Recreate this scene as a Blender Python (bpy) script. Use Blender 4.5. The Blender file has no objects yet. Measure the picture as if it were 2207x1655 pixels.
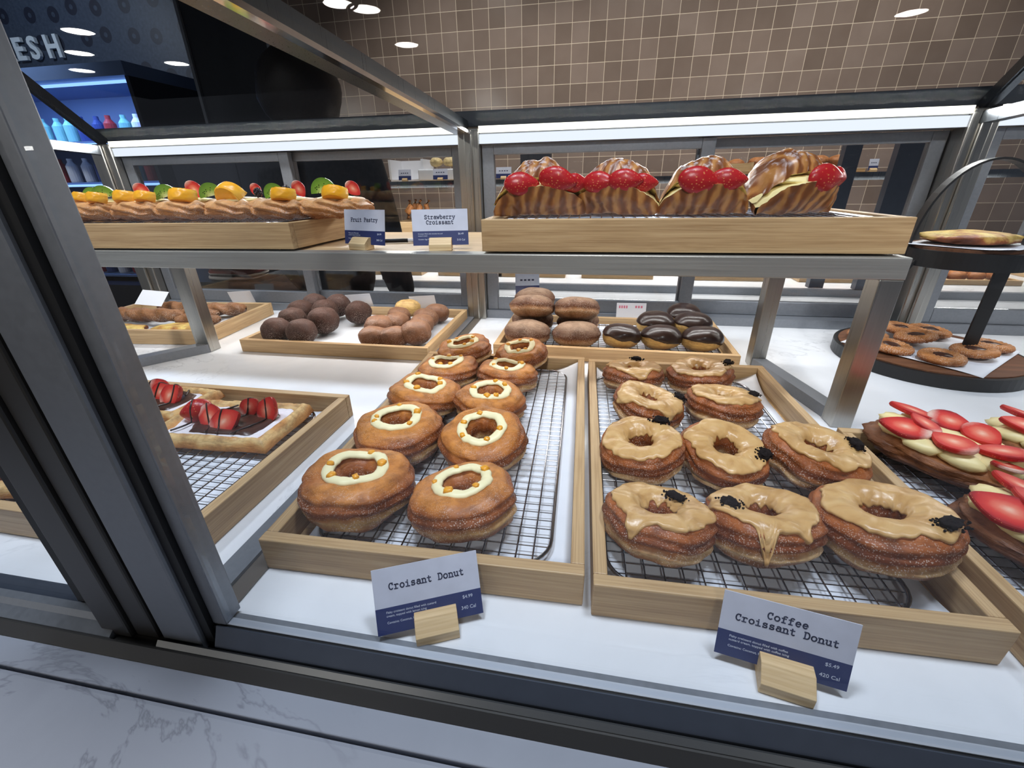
import bpy, bmesh, math, random
from mathutils import Vector, Matrix, Euler, noise as mnoise
sin, cos, pi = math.sin, math.cos, math.pi
R = math.radians
SC = bpy.context.scene
COL = SC.collection

# ------------------------------------------------------------------ camera
cd = bpy.data.cameras.new('camera'); cam = bpy.data.objects.new('camera', cd); COL.objects.link(cam)
cd.sensor_width = 36.0; cd.lens = 36.0 * 930.955 / 2207.0; cd.clip_start = .01; cd.clip_end = 60
rr = ((0.9841678, 0.17641715, -0.01705103), (0.05899575, -0.41678763, -0.90708741), (-0.16713243, 0.89172028, -0.42059683))
mw = Matrix(((rr[0][0], -rr[1][0], -rr[2][0], 0), (rr[0][1], -rr[1][1], -rr[2][1], 0), (rr[0][2], -rr[1][2], -rr[2][2], .35), (0, 0, 0, 1)))
cam.matrix_world = mw
SC.camera = cam
# ------------------------------------------------------------------ view, world, lamps
SC.view_settings.view_transform = 'Standard'; SC.view_settings.look = 'None'
SC.view_settings.exposure = 0.0; SC.view_settings.gamma = 1.0
wd = bpy.data.worlds.new('shop_air'); SC.world = wd; wd.use_nodes = True
wd.node_tree.nodes['Background'].inputs[0].default_value = (.56, .60, .70, 1)
wd.node_tree.nodes['Background'].inputs[1].default_value = .21

def lamp(name, kind, loc, energy, col=(1, 1, 1), aim=None, **kw):
    d = bpy.data.lights.new(name, kind); d.energy = energy; d.color = col
    for k, v in kw.items(): setattr(d, k, v)
    o = bpy.data.objects.new(name, d); COL.objects.link(o); o.location = loc
    if aim is not None:
        o.rotation_euler = (Vector(aim) - Vector(loc)).to_track_quat('-Z', 'Y').to_euler()
    return o
WARM = (1, .945, .865); COOL = (.85, .915, 1.0)
for x, watt in ((-1.15, 74), (-.35, 74), (.35, 62), (1.1, 34)):          # ceiling spots over the case
    lamp('case_spot_lamp', 'SPOT', (x, .36, 1.93), watt, COOL, (x, .46, 0), spot_size=R(56), spot_blend=.55, shadow_soft_size=.16)
for x0, x1 in ((-1.37, -.345), (-.295, .745), (.80, 1.83)):     # strips of the case
    lamp('strip_lamp', 'AREA', ((x0 + x1) / 2, 1.163, .468), 3.4 if x0 < -1 else 2.5, (1, .97, .92), ((x0 + x1) / 2, .60, -.12), shape='RECTANGLE', size=x1 - x0, size_y=.014)
lamp('under_shelf_fill', 'AREA', (-.28, .93, .236), 2.1, (1, .97, .93), (-.28, .86, 0), shape='RECTANGLE', size=1.2, size_y=.02)   # unseen fill added to lighten the deck under the raised shelf
for x in (-.8, .3, 1.4):                    # rear counter and tiled wall
    lamp('rear_spot_lamp', 'SPOT', (x, 2.15, 1.93), 72, WARM, (x, 2.85, .2), spot_size=R(105), spot_blend=.7, shadow_soft_size=.12)
    lamp('rear_strip_lamp', 'AREA', (x, 2.35, .335), 4.5, WARM, (x, 2.4, -.1), shape='RECTANGLE', size=1.0, size_y=.06)
for x in (-1.0, .1, 1.0):                   # fill spots added on the customer side to brighten the raised shelf front
    lamp('front_fill_spot', 'SPOT', (x, -1.7, 1.93), 150, (1, .97, .92), (x - .1, .70, .34), spot_size=R(24), spot_blend=.6, shadow_soft_size=.12)
lamp('sign_wall_fill', 'SPOT', (-4.2, 2.3, 1.93), 60, COOL, (-4.3, 3.75, 1.2), spot_size=R(100), spot_blend=.7, shadow_soft_size=.12)  # unseen fill added to bring out the dark lettered wall
lamp('cooler_lamp', 'AREA', (-4.1, 3.05, 1.02), 13, (.36, .56, 1.0), (-4.1, 3.35, -.2), shape='RECTANGLE', size=1.8, size_y=.06)

# ------------------------------------------------------------------ materials
MATS = {}
def lin(c): return tuple((x / 255 / 12.92 if x / 255 <= .04045 else ((x / 255 + .055) / 1.055) ** 2.4) for x in c)
class N:
    def __init__(s, name):
        s.m = bpy.data.materials.new(name); s.m.use_nodes = True; s.t = s.m.node_tree; s.t.nodes.clear()
        s.out = s.t.nodes.new('ShaderNodeOutputMaterial')
        MATS[name] = s.m
    def n(s, kind, **kw):
        x = s.t.nodes.new('ShaderNode' + kind)
        for k, v in kw.items():
            if k.startswith('i_'): x.inputs[k[2:].replace('_', ' ')].default_value = v
            else: setattr(x, k, v)
        return x
    def l(s, a, b): s.t.links.new(a, b)
    def coord(s, scale=(1, 1, 1), which='Object'):
        tc = s.n('TexCoord'); mp = s.n('Mapping'); mp.inputs['Scale'].default_value = scale
        s.l(tc.outputs[which], mp.inputs['Vector']); return mp.outputs['Vector']
    def noise(s, vec, scale, detail=4, rough=.55, dist=0):
        x = s.n('TexNoise'); x.inputs['Scale'].default_value = scale; x.inputs['Detail'].default_value = detail
        x.inputs['Roughness'].default_value = rough; x.inputs['Distortion'].default_value = dist
        s.l(vec, x.inputs['Vector']); return x.outputs['Fac']
    def ramp(s, fac, stops, interp='LINEAR'):
        r = s.n('ValToRGB'); r.color_ramp.interpolation = interp; e = r.color_ramp.elements
        while len(e) < len(stops): e.new(.5)
        for i, (p, c) in enumerate(stops): e[i].position = p; e[i].color = (*c, 1) if len(c) == 3 else c
        s.l(fac, r.inputs['Fac']); return r.outputs['Color']
    def mix(s, fac, a, b, mode='MIX'):
        x = s.n('Mix'); x.data_type = 'RGBA'; x.blend_type = mode
        for sock, v in ((x.inputs[0], fac), (x.inputs[6], a), (x.inputs[7], b)):
            if hasattr(v, 'is_output'): s.l(v, sock)
            elif isinstance(v, (int, float)): sock.default_value = v
            else: sock.default_value = (*v, 1)
        return x.outputs[2]
    def math(s, op, a, b=0.0, c=None):
        x = s.n('Math'); x.operation = op
        for i, v in enumerate((a, b) if c is None else (a, b, c)):
            if hasattr(v, 'is_output'): s.l(v, x.inputs[i])
            else: x.inputs[i].default_value = v
        return x.outputs[0]
    def bsdf(s, col, rough=.5, metal=0, spec=.5, bump=None, bstr=.3, bdist=.002, coat=0, sub=0, trans=0):
        b = s.n('BsdfPrincipled')
        for sock, v in ((b.inputs['Base Color'], col), (b.inputs['Roughness'], rough), (b.inputs['Metallic'], metal)):
            if hasattr(v, 'is_output'): s.l(v, sock)
            elif isinstance(v, (int, float)): sock.default_value = v
            else: sock.default_value = (*v, 1)
        b.inputs['Specular IOR Level'].default_value = spec; b.inputs['Coat Weight'].default_value = coat
        b.inputs['Coat Roughness'].default_value = .15
        if sub:
            b.inputs['Subsurface Weight'].default_value = sub; b.inputs['Subsurface Radius'].default_value = (.006, .003, .0015); b.inputs['Subsurface Scale'].default_value = 1.0
        if bump is not None:
            bp = s.n('Bump'); bp.inputs['Strength'].default_value = bstr; bp.inputs['Distance'].default_value = bdist
            s.l(bump, bp.inputs['Height']); s.l(bp.outputs['Normal'], b.inputs['Normal'])
        s.l(b.outputs[0], s.out.inputs['Surface']); return b

def plain(name, rgb, rough=.5, metal=0, spec=.5, var=.0, vscale=30, bump=0, coat=0):
    m = N(name); c = lin(rgb)
    v = m.coord(); f = m.noise(v, vscale)
    d = tuple(max(0, x * (1 - var)) for x in c); u = tuple(min(1, x * (1 + var)) for x in c)
    col = m.ramp(f, [(.3, d), (.7, u)]) if var else c
    m.bsdf(col, rough, metal, spec, f if bump else None, bump, .002, coat)
    return m.m
def emit(name, rgb, strength):
    m = N(name); e = m.n('Emission'); e.inputs[0].default_value = (*lin(rgb), 1); e.inputs[1].default_value = strength
    m.l(e.outputs[0], m.out.inputs['Surface']); return m.m
def wood(name, a, b, c, long=(3, 55, 55), rough=.45):
    m = N(name); v = m.coord(long); f = m.noise(v, 1.6, 6, .6, .6)
    f2 = m.noise(m.coord((long[0] * 1.5, long[1] * 5, long[2] * 5)), 2.0, 3)
    v3 = m.coord((6, 70, 70)); f3 = m.noise(v3, .55, 1)
    base = m.ramp(f, [(.34, lin(c)), (.5, lin(b)), (.66, lin(a))])
    base = m.mix(.4, base, m.ramp(f2, [(.35, lin(c)), (.65, lin(a))]))
    base = m.mix(.25, base, m.ramp(f3, [(.4, lin(b)), (.6, lin(a))]), 'MULTIPLY')
    m.bsdf(base, rough, 0, .35, f2, .12, .001); return m.m
def steel(name, rgb, rough=.3, stretch=(260, 260, 3), metal=1.0):
    m = N(name); f = m.noise(m.coord(stretch), 1.5, 2, .5)
    c = lin(rgb)
    col = m.ramp(f, [(.3, tuple(x * .94 for x in c)), (.7, tuple(min(1, x * 1.05) for x in c))])
    rg = m.ramp(f, [(.3, (rough * .9,) * 3), (.7, (rough * 1.1,) * 3)])
    m.bsdf(col, rg, metal, .5); return m.m
def glass(name, lo=.05, tint=(.97, .985, 1.0), power=1.0, mx=.5):
    m = N(name); fr = m.n('Fresnel'); fr.inputs['IOR'].default_value = 1.5
    f = m.math('MINIMUM', m.math('MULTIPLY', fr.outputs[0], power), mx)
    tr = m.n('BsdfTransparent'); tr.inputs[0].default_value = (*tint, 1)
    gl = m.n('BsdfGlossy'); gl.inputs['Roughness'].default_value = .0; gl.inputs[0].default_value = (1, 1, 1, 1)
    mx_ = m.n('MixShader'); m.l(f, mx_.inputs[0]); m.l(tr.outputs[0], mx_.inputs[1]); m.l(gl.outputs[0], mx_.inputs[2])
    m.l(mx_.outputs[0], m.out.inputs['Surface']); return m.m
def stone(name, base, vein, rough=.18, k=1.0):
    m = N(name); v = m.coord()
    f = m.noise(v, 5, 5, .6, 1.2)
    w = m.noise(v, 3.2, 6, .62, 2.2)
    line = m.math('ABSOLUTE', m.math('SUBTRACT', w, .5))
    ln = m.ramp(line, [(0, (1, 1, 1)), (.006, (.5, .5, .5)), (.016, (0, 0, 0))])
    patch = m.ramp(m.noise(v, 2.3, 2), [(.48, (0, 0, 0)), (.62, (1, 1, 1))])
    vm = m.math('MULTIPLY', ln, m.math('MULTIPLY', patch, .55 * k))
    c0 = lin(base); col = m.ramp(f, [(.3, tuple(x * .93 for x in c0)), (.7, tuple(min(1, x * 1.05) for x in c0))])
    col = m.mix(vm, col, lin(vein))
    m.bsdf(col, rough, 0, .45); return m.m

BAMBOO = wood('bamboo', (216, 188, 146), (198, 167, 124), (162, 130, 92))
OAKTOP = wood('shelf_oak', (212, 186, 148), (196, 168, 128), (174, 144, 106))
BLOCK = wood('pine_block', (236, 212, 170), (222, 194, 150), (200, 168, 122), (4, 60, 60))
DARKWOOD = wood('walnut_board', (150, 104, 74), (120, 82, 58), (92, 60, 44))
STEEL = steel('brushed_steel', (176, 174, 168), .30)
STEELX = steel('brushed_steel_rail', (172, 171, 166), .42, (3, 260, 260), .72)
STEELD = steel('dark_steel', (104, 108, 112), .30)
CHROME = plain('chrome', (225, 225, 228), .10, 1)
WIRE = plain('wire_chrome', (150, 150, 155), .18, 1)
ALU = steel('anodised_aluminium', (132, 136, 143), .42, (120, 120, 120), .45)
ALUD = plain('slate_rail', (74, 80, 92), .34, .35, .5, .05, 60)
ALUB = plain('bronze_rail', (66, 64, 62), .36, .35)
BLACK = plain('black_gasket', (14, 15, 18), .55)
BLACKM = plain('black_powder_coat', (18, 18, 20), .42)
DARKCAB = plain('dark_cabinet', (34, 38, 46), .5, 0, .4, .1)
STONE = stone('white_quartz', (232, 233, 236), (176, 178, 184))
STONEL = stone('grey_quartz', (158, 161, 171), (98, 100, 110), .24, .9)
GLASS = glass('front_glass', power=.16, mx=.05)
ROOFG = glass('roof_glass', power=.003, mx=.001)
REARG = glass('rear_glass', power=.5, mx=.15)
LED = emit('led_strip', (255, 250, 232), 2.4)
PANGLOW = emit('panel_glow', (240, 246, 255), 1.05)  # glow stands in for LED light falling on the white panel
DOWN = emit('downlight_lens', (255, 248, 236), 130)
BLUEL = emit('blue_tube', (140, 185, 255), 1.7)
PAPER = plain('parchment', (226, 228, 234), .7, 0, .3, .03, 40, .15)
WHITEP = plain('white_card', (226, 226, 230), .6)
LAV = plain('card_lavender', (203, 205, 219), .55, 0, .4, .05, 60)
NAVY = plain('card_navy', (36, 48, 100), .5)
INK = plain('ink_navy', (48, 54, 84), .6)
INKW = plain('ink_white', (206, 212, 226), .6)
PINK = plain('pink_print', (216, 120, 140), .6)
PINKG = plain('pink_ghost_print', (205, 190, 206), .6)
# ------------------------------------------------------------------ food materials
def dough(name, stops, z1, sugar=.5, sscale=420, rough=.5, nz=.35, bump=.5, fold=1.0):
    """colour belongs to the crust: pale belly band, browned shoulders, sugar grains"""
    m = N(name); tc = m.n('TexCoord'); sp = m.n('SeparateXYZ'); m.l(tc.outputs['Object'], sp.inputs[0])
    v = m.coord(); f = m.noise(v, 55, 5, .62); f2 = m.noise(v, 16, 4, .55, .8); f3 = m.noise(v, 190, 4, .7)
    st = m.noise(m.coord((60, 60, 330)), 1.0, 4, .6, .5)
    zz = m.math('ADD', m.math('MULTIPLY', sp.outputs[2], 1 / z1), m.math('MULTIPLY', m.math('SUBTRACT', f2, .5), nz))
    col = m.ramp(zz, [(p, lin(c)) for p, c in stops])
    col = m.mix(.70, col, m.ramp(f, [(.30, (.34, .27, .22)), (.52, (.86, .82, .78)), (.72, (1.0, 1.0, 1.0))]), 'MULTIPLY')
    col = m.mix(.40 * fold, col, m.ramp(st, [(.34, (.40, .30, .24)), (.56, (1, 1, 1))]), 'MULTIPLY')
    hgt = m.math('ADD', m.math('MULTIPLY', f, .5), m.math('ADD', m.math('MULTIPLY', f3, .35), m.math('MULTIPLY', st, .5 * fold)))
    if sugar:
        vo = m.n('TexVoronoi'); vo.inputs['Scale'].default_value = sscale; m.l(v, vo.inputs['Vector'])
        sep = m.n('SeparateColor'); m.l(vo.outputs['Color'], sep.inputs[0])
        cov = m.ramp(m.noise(v, 34, 3), [(.36, (0, 0, 0)), (.60, (1, 1, 1))])
        low = m.ramp(zz, [(.35, (1, 1, 1)), (.95, (.25, .25, .25))])
        g = m.math('MULTIPLY', m.math('LESS_THAN', vo.outputs['Distance'], .36), m.math('LESS_THAN', sep.outputs[0], sugar))
        g = m.math('MULTIPLY', g, m.math('MULTIPLY', m.math('MULTIPLY', cov, low), .85))
        col = m.mix(g, col, lin((240, 226, 212)))
        hgt = m.math('ADD', hgt, m.math('MULTIPLY', g, .3))
    m.bsdf(col, rough, 0, .35, hgt, bump, .003, .05); return m.m
DONUT = dough('glazed_crust', [(.02, (110, 64, 36)), (.18, (166, 108, 64)), (.33, (226, 188, 132)), (.43, (196, 138, 82)), (.52, (140, 78, 38)), (.78, (168, 96, 44)), (1.04, (214, 142, 68))], .046, .62, 640, nz=.5)
DONUTC = dough('coffee_donut_crust', [(.02, (112, 68, 40)), (.16, (172, 120, 74)), (.28, (228, 196, 148)), (.40, (178, 116, 66)), (.54, (132, 70, 36)), (1.0, (184, 108, 54))], .046, .62, 640, nz=.45)
COCOA = dough('cocoa_crust', [(0, (54, 36, 30)), (1, (86, 58, 48))], .06, .32, 900, .75, bump=1.0, fold=.2)
MINI = dough('mini_crust', [(0, (96, 62, 42)), (.45, (120, 80, 56)), (1, (150, 108, 80))], .048, .5, 800, bump=.8, fold=.4)
BERL = dough('berliner_crust', [(0, (140, 100, 68)), (.26, (184, 148, 108)), (.40, (164, 118, 78)), (.52, (104, 62, 40)), (.68, (112, 80, 60)), (1.05, (160, 134, 112))], .052, .6, 900, .75, bump=.8, fold=.5)
PALEB = dough('pale_bun', [(0, (180, 130, 76)), (.3, (226, 190, 120)), (1, (216, 176, 112))], .05, 0)
TWIST = dough('twist_crust', [(0, (104, 66, 40)), (.5, (158, 108, 66)), (1, (150, 98, 60))], .05, .5, 700, bump=1.0)
QUICHE = dough('cheese_flat', [(0, (110, 60, 36)), (.45, (156, 88, 48)), (.62, (196, 150, 76)), (1, (232, 206, 120))], .024, 0, nz=2.6, bump=1.0, fold=.3)
PUFF = dough('puff_pastry', [(0, (186, 122, 64)), (.4, (214, 160, 96)), (.7, (240, 206, 144)), (1, (206, 150, 90))], .022, 0, nz=1.6)
BRAID = dough('braid_crust', [(0, (156, 92, 46)), (.5, (204, 140, 80)), (.85, (222, 168, 110)), (1.05, (236, 220, 204))], .036, .6, 700, nz=.6)
TOAST = dough('toasted_crust', [(0, (84, 50, 30)), (.5, (128, 78, 44)), (1, (176, 116, 70))], .036, .0, nz=1.5, bump=1.0)
BUNB = dough('baked_bun', [(0, (150, 92, 50)), (1, (188, 124, 70))], .05, 0)
ROLLC = dough('cream_roll', [(0, (226, 196, 130)), (1, (240, 222, 170))], .05, 0)
def croissant_mat():
    m = N('croissant_layers'); v = m.coord((1, 1, 1)); f = m.noise(v, 26, 5, .6)
    wv = m.n('TexWave'); wv.inputs['Scale'].default_value = 15; wv.inputs['Distortion'].default_value = 9; wv.inputs['Detail'].default_value = 3; wv.inputs['Detail Scale'].default_value = 1.4
    m.l(m.coord((1, .5, .7)), wv.inputs['Vector'])
    col = m.ramp(wv.outputs['Fac'], [(.05, lin((126, 74, 38))), (.45, lin((152, 92, 46))), (.9, lin((192, 134, 74)))])
    col = m.mix(.5, col, m.ramp(f, [(.3, (.40, .34, .3)), (.7, (1, 1, 1))]), 'MULTIPLY')
    sp = m.n('SeparateXYZ'); ge = m.n('NewGeometry'); m.l(ge.outputs['Normal'], sp.inputs[0])
    sugar = m.ramp(m.noise(v, 120, 3), [(.52, (0, 0, 0)), (.62, (1, 1, 1))])
    top = m.ramp(sp.outputs[2], [(.55, (0, 0, 0)), (.9, (1, 1, 1))])
    col = m.mix(m.math('MULTIPLY', m.math('MULTIPLY', sugar, top), .55), col, lin((230, 224, 226)))
    m.bsdf(col, .40, 0, .45, f, .5, .003, .12); return m.m
CROISS = croissant_mat()
CREAM = plain('vanilla_cream', (246, 236, 190), .42, 0, .45, .03, 60, .15)
CUSTARD = plain('custard', (238, 220, 160), .4, 0, .5, .05, 60, .2)
ZEST = plain('candied_orange', (236, 164, 44), .3, 0, .5, .12, 200)
def glaze_mat():
    m = N('coffee_glaze'); v = m.coord(); f = m.noise(v, 30, 4, .55, 1.0)
    col = m.ramp(f, [(.30, lin((178, 134, 80))), (.5, lin((202, 160, 104))), (.76, lin((218, 182, 128)))])
    m.bsdf(col, .34, 0, .45, f, .5, .003, .12); return m.m
GLAZE = glaze_mat()
CHOC = plain('chocolate', (44, 28, 24), .30, 0, .5, .1, 60, .1, .2)
CHOCS = plain('chocolate_spread', (66, 38, 28), .32, 0, .5, .25, 60, .4, .1)
COOKIE = plain('dark_cookie', (28, 22, 22), .9, 0, .15, .6, 300, 1.0)
SUGAR = plain('icing_sugar', (232, 226, 230), .9, 0, .2, .05, 200)
def fruit_mat(name, stops, rmax, seeds=None, sq=(1, 1, 0), rough=.25, ring=None, stem=False):
    m = N(name); v = m.coord(sq); ln = m.n('VectorMath'); ln.operation = 'LENGTH'; m.l(v, ln.inputs[0])
    f = m.noise(m.coord(), 160, 3)
    r = m.math('ADD', m.math('MULTIPLY', ln.outputs['Value'], 1 / rmax), m.math('MULTIPLY', m.math('SUBTRACT', f, .5), .25))
    col = m.ramp(r, [(p, lin(c)) for p, c in stops])
    if stem:
        sx_ = m.n('SeparateXYZ'); m.l(m.coord(), sx_.inputs[0])
        col = m.mix(m.math('MULTIPLY', m.ramp(m.math('MULTIPLY_ADD', sx_.outputs[0], -40.0, m.math('MULTIPLY', f, .3)), [(.55, (0, 0, 0)), (.9, (1, 1, 1))]), .75), col, lin((244, 214, 196)))
    if seeds:
        vo = m.n('TexVoronoi'); vo.inputs['Scale'].default_value = seeds[0]; m.l(m.coord(), vo.inputs['Vector'])
        g = m.math('LESS_THAN', vo.outputs['Distance'], seeds[1])
        lo, hi = ring or (.3, .62)
        g = m.math('MULTIPLY', g, m.math('MULTIPLY', m.math('GREATER_THAN', r, lo), m.math('LESS_THAN', r, hi)))
        col = m.mix(g, col, lin(seeds[2]))
    m.bsdf(col, rough, 0, .35, f, .3, .001, 0); return m.m
STRAW = fruit_mat('strawberry_cut', [(.02, (240, 186, 160)), (.26, (230, 122, 98)), (.58, (214, 62, 50)), (.86, (192, 34, 34)), (1, (150, 18, 26))], .0185, (520, .14, (224, 150, 96)), (1, 1.4, 0), .48, (.86, 2), True)
STRAWS = fruit_mat('strawberry_skin', [(0, (190, 40, 42)), (1, (140, 18, 26))], .03, (330, .22, (206, 120, 76)), (1, 1, 1), .30, (0, 9))
KIWI = fruit_mat('kiwi_cut', [(0, (226, 232, 180)), (.25, (196, 212, 120)), (.5, (130, 170, 60)), (1, (96, 140, 44))], .02, (330, .25, (30, 34, 22)))
ORANGE = fruit_mat('orange_flesh', [(0, (250, 190, 70)), (.7, (246, 172, 36)), (1, (252, 206, 96))], .022, None, (1, 1, 1), .3)
BERRY = plain('blackberry', (26, 16, 28), .3, 0, .5, .2, 200)
def tile_mat():
    m = N('glazed_wall_tile'); tc = m.n('TexCoord'); sp = m.n('SeparateXYZ'); m.l(tc.outputs['Object'], sp.inputs[0])
    def edge(ax):
        fr = m.math('FRACT', m.math('ADD', m.math('DIVIDE', sp.outputs[ax], .1), 50.0))
        return m.math('GREATER_THAN', m.math('ABSOLUTE', m.math('SUBTRACT', fr, .5)), .486)
    g = m.math('MAXIMUM', edge(0), edge(2))
    br = m.n('TexWhiteNoise'); br.noise_dimensions = '3D'
    cmb = m.n('CombineXYZ')
    for i, ax in enumerate((0, 2)): m.l(m.math('FLOOR', m.math('ADD', m.math('DIVIDE', sp.outputs[ax], .1), 50.0)), cmb.inputs[i])
    m.l(cmb.outputs[0], br.inputs['Vector'])
    f = m.noise(m.coord(), 9, 4)
    cell = m.ramp(br.outputs['Value'], [(0, lin((118, 103, 93))), (.5, lin((130, 114, 104))), (1, lin((140, 124, 114)))])
    cell = m.mix(.4, cell, m.ramp(f, [(.3, (.75, .72, .7)), (.7, (1, 1, 1))]), 'MULTIPLY')
    col = m.mix(g, cell, lin((206, 190, 168)))
    m.bsdf(col, m.ramp(g, [(0, (.16,) * 3), (1, (.7,) * 3)]), 0, .5, g, -.4, .002); return m.m
TILE = tile_mat()
def flower_wall():
    m = N('flower_print_wall'); tc = m.n('TexCoord'); sp = m.n('SeparateXYZ'); m.l(tc.outputs['Object'], sp.inputs[0])
    vo = m.n('TexVoronoi'); vo.inputs['Scale'].default_value = 1.0; vo.inputs['Randomness'].default_value = .35; vo.voronoi_dimensions = '2D'
    cmb = m.n('CombineXYZ'); m.l(m.math('MULTIPLY', sp.outputs[0], 4.2), cmb.inputs[0]); m.l(m.math('MULTIPLY', sp.outputs[2], 4.2), cmb.inputs[1]); m.l(cmb.outputs[0], vo.inputs['Vector'])
    d = vo.outputs['Distance']
    rg = m.math('MULTIPLY', m.math('GREATER_THAN', d, .07), m.math('LESS_THAN', d, .23))
    base = m.ramp(m.noise(m.coord(), 40, 3), [(.3, lin((40, 50, 66))), (.7, lin((56, 66, 82)))])
    m.bsdf(m.mix(rg, base, lin((22, 28, 44))), .5, 0, .4); return m.m
FLOWERW = flower_wall()
FLOORM = plain('floor_tile', (96, 92, 88), .4, 0, .4, .1, 3)
CEILM = plain('ceiling_paint', (70, 72, 76), .8, 0, .3, .05, 2)
COOLIN = plain('cooler_enamel', (104, 128, 170), .4, 0, .4, .04, 6)
COOLD = plain('cooler_shell', (24, 30, 48), .4, 0, .4, .1, 6)
SKIN = plain('skin', (196, 150, 124), .5, 0, .4, .05, 40)
JACKET = plain('jacket_fabric', (30, 31, 36), .85, 0, .3, .35, 70, .3)
HAIRM = plain('dark_hair', (24, 20, 20), .6, 0, .4, .3, 120, .4)
TROUS = plain('trouser_fabric', (40, 42, 52), .85, 0, .3, .2, 60)

# ------------------------------------------------------------------ geometry helpers
class MB:
    def __init__(s): s.v = []; s.f = []; s.mi = []; s.cur = 0
    def add(s, vs, fs):
        b = len(s.v); s.v += [tuple(p) for p in vs]; s.f += [tuple(b + i for i in q) for q in fs]; s.mi += [s.cur] * len(fs); return s
    def box(s, x0, x1, y0, y1, z0, z1, M=None):
        vs = [Vector(p) for p in ((x0, y0, z0), (x1, y0, z0), (x1, y1, z0), (x0, y1, z0), (x0, y0, z1), (x1, y0, z1), (x1, y1, z1), (x0, y1, z1))]
        if M: vs = [M @ p for p in vs]
        return s.add(vs, [(3, 2, 1, 0), (4, 5, 6, 7), (0, 1, 5, 4), (1, 2, 6, 5), (2, 3, 7, 6), (3, 0, 4, 7)])
    def grid(s, fn, nu, nv, cu=False, cv=False, flip=False):
        mu = nu if cu else nu + 1; mv = nv if cv else nv + 1
        vs = [fn(i / nu, j / nv) for i in range(mu) for j in range(mv)]
        fs = []
        for i in range(nu):
            for j in range(nv):
                a, b, c, d = i * mv + j, ((i + 1) % mu) * mv + j, ((i + 1) % mu) * mv + (j + 1) % mv, i * mv + (j + 1) % mv
                fs.append((d, c, b, a) if flip else (a, b, c, d))
        return s.add(vs, fs)
    def tube(s, pts, r, n=6, closed=False, rz=None):
        pts = [Vector(p) for p in pts]; k = len(pts); rings = []
        for i, p in enumerate(pts):
            t = (pts[(i + 1) % k] - pts[i - 1]) if closed else (pts[min(i + 1, k - 1)] - pts[max(i - 1, 0)])
            t.normalize(); up = Vector((0, 0, 1)) if abs(t.z) < .95 else Vector((1, 0, 0))
            a = t.cross(up).normalized(); b = a.cross(t).normalized(); rad = r[i] if isinstance(r, (list, tuple)) else r
            rings.append([p + a * (cos(2 * pi * q / n) * rad) + b * (sin(2 * pi * q / n) * (rz or rad)) for q in range(n)])
        vs = [v for g in rings for v in g]; fs = []
        for i in range(k if closed else k - 1):
            for q in range(n):
                j = (i + 1) % k; fs.append((i * n + q, i * n + (q + 1) % n, j * n + (q + 1) % n, j * n + q))
        if not closed: fs += [tuple(range(n))[::-1], tuple((k - 1) * n + q for q in range(n))]
        return s.add(vs, fs)
    def lathe(s, prof, n=40, c=(0, 0, 0)):
        def fn(u, w):
            i = min(int(w * (len(prof) - 1) + .5), len(prof) - 1); r, z = prof[i]
            return (c[0] + r * cos(2 * pi * u), c[1] + r * sin(2 * pi * u), c[2] + z)
        return s.grid(fn, n, len(prof) - 1, True)
    def ball(s, c, r, nu=20, nv=12, amp=0, fq=30, seed=0, p=1.0):
        r = r if isinstance(r, (tuple, list)) else (r, r, r)
        def fn(u, w):
            a, b = 2 * pi * u, pi * w - pi / 2
            d = Vector((cos(a) * cos(b), sin(a) * cos(b), sin(b)))
            q = Vector([math.copysign(abs(t) ** p, t) for t in d])
            k = 1 + amp * mnoise.noise(d * 1.8 + Vector((seed * 3.7, seed, 0))) + amp * .4 * mnoise.noise(d * 5 + Vector((seed, 0, seed)))
            return (c[0] + q.x * r[0] * k, c[1] + q.y * r[1] * k, c[2] + q.z * r[2] * k)
        return s.grid(fn, nu, nv, True)
    def prism(s, poly, z0, z1, M=None):
        n = len(poly); vs = [Vector((x, y, z0)) for x, y in poly] + [Vector((x, y, z1)) for x, y in poly]
        if M: vs = [M @ p for p in vs]
        return s.add(vs, [tuple(range(n))[::-1], tuple(range(n, 2 * n))] + [(i, (i + 1) % n, n + (i + 1) % n, n + i) for i in range(n)])
    def mesh(s, name, mats):
        me = bpy.data.meshes.new(name); me.from_pydata(s.v, [], s.f)
        for m in (mats if isinstance(mats, (list, tuple)) else [mats]): me.materials.append(m)
        me.polygons.foreach_set('material_index', s.mi); me.update(); return me
    def build(s, name, mats, parent=None, loc=(0, 0, 0), rot=(0, 0, 0), smooth=False, bevel=0, seg=2, label=None):
        me = s.mesh(name, mats)
        return link(name, me, parent, loc, rot, smooth, bevel, seg, label)
def link(name, me, parent=None, loc=(0, 0, 0), rot=(0, 0, 0), smooth=False, bevel=0, seg=2, label=None):
    o = bpy.data.objects.new(name, me); COL.objects.link(o)
    if smooth: me.polygons.foreach_set('use_smooth', [True] * len(me.polygons))
    if parent: o.parent = parent
    o.location = loc; o.rotation_euler = rot
    if bevel:
        b = o.modifiers.new('edge', 'BEVEL'); b.width = bevel; b.segments = seg; b.limit_method = 'ANGLE'; b.angle_limit = R(40)
    if label: o['label'] = label
    return o
def tag(o, label, cat, group=None):
    o['label'] = label; o['category'] = cat
    if group: o['group'] = group
    return o
def thing(name, label, cat, loc=(0, 0, 0), rz=0, group=None, rot=None):
    o = bpy.data.objects.new(name, None); COL.objects.link(o); o.empty_display_size = .02
    o.location = loc; o.rotation_euler = rot if rot else (0, 0, rz); return tag(o, label, cat, group)
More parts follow.
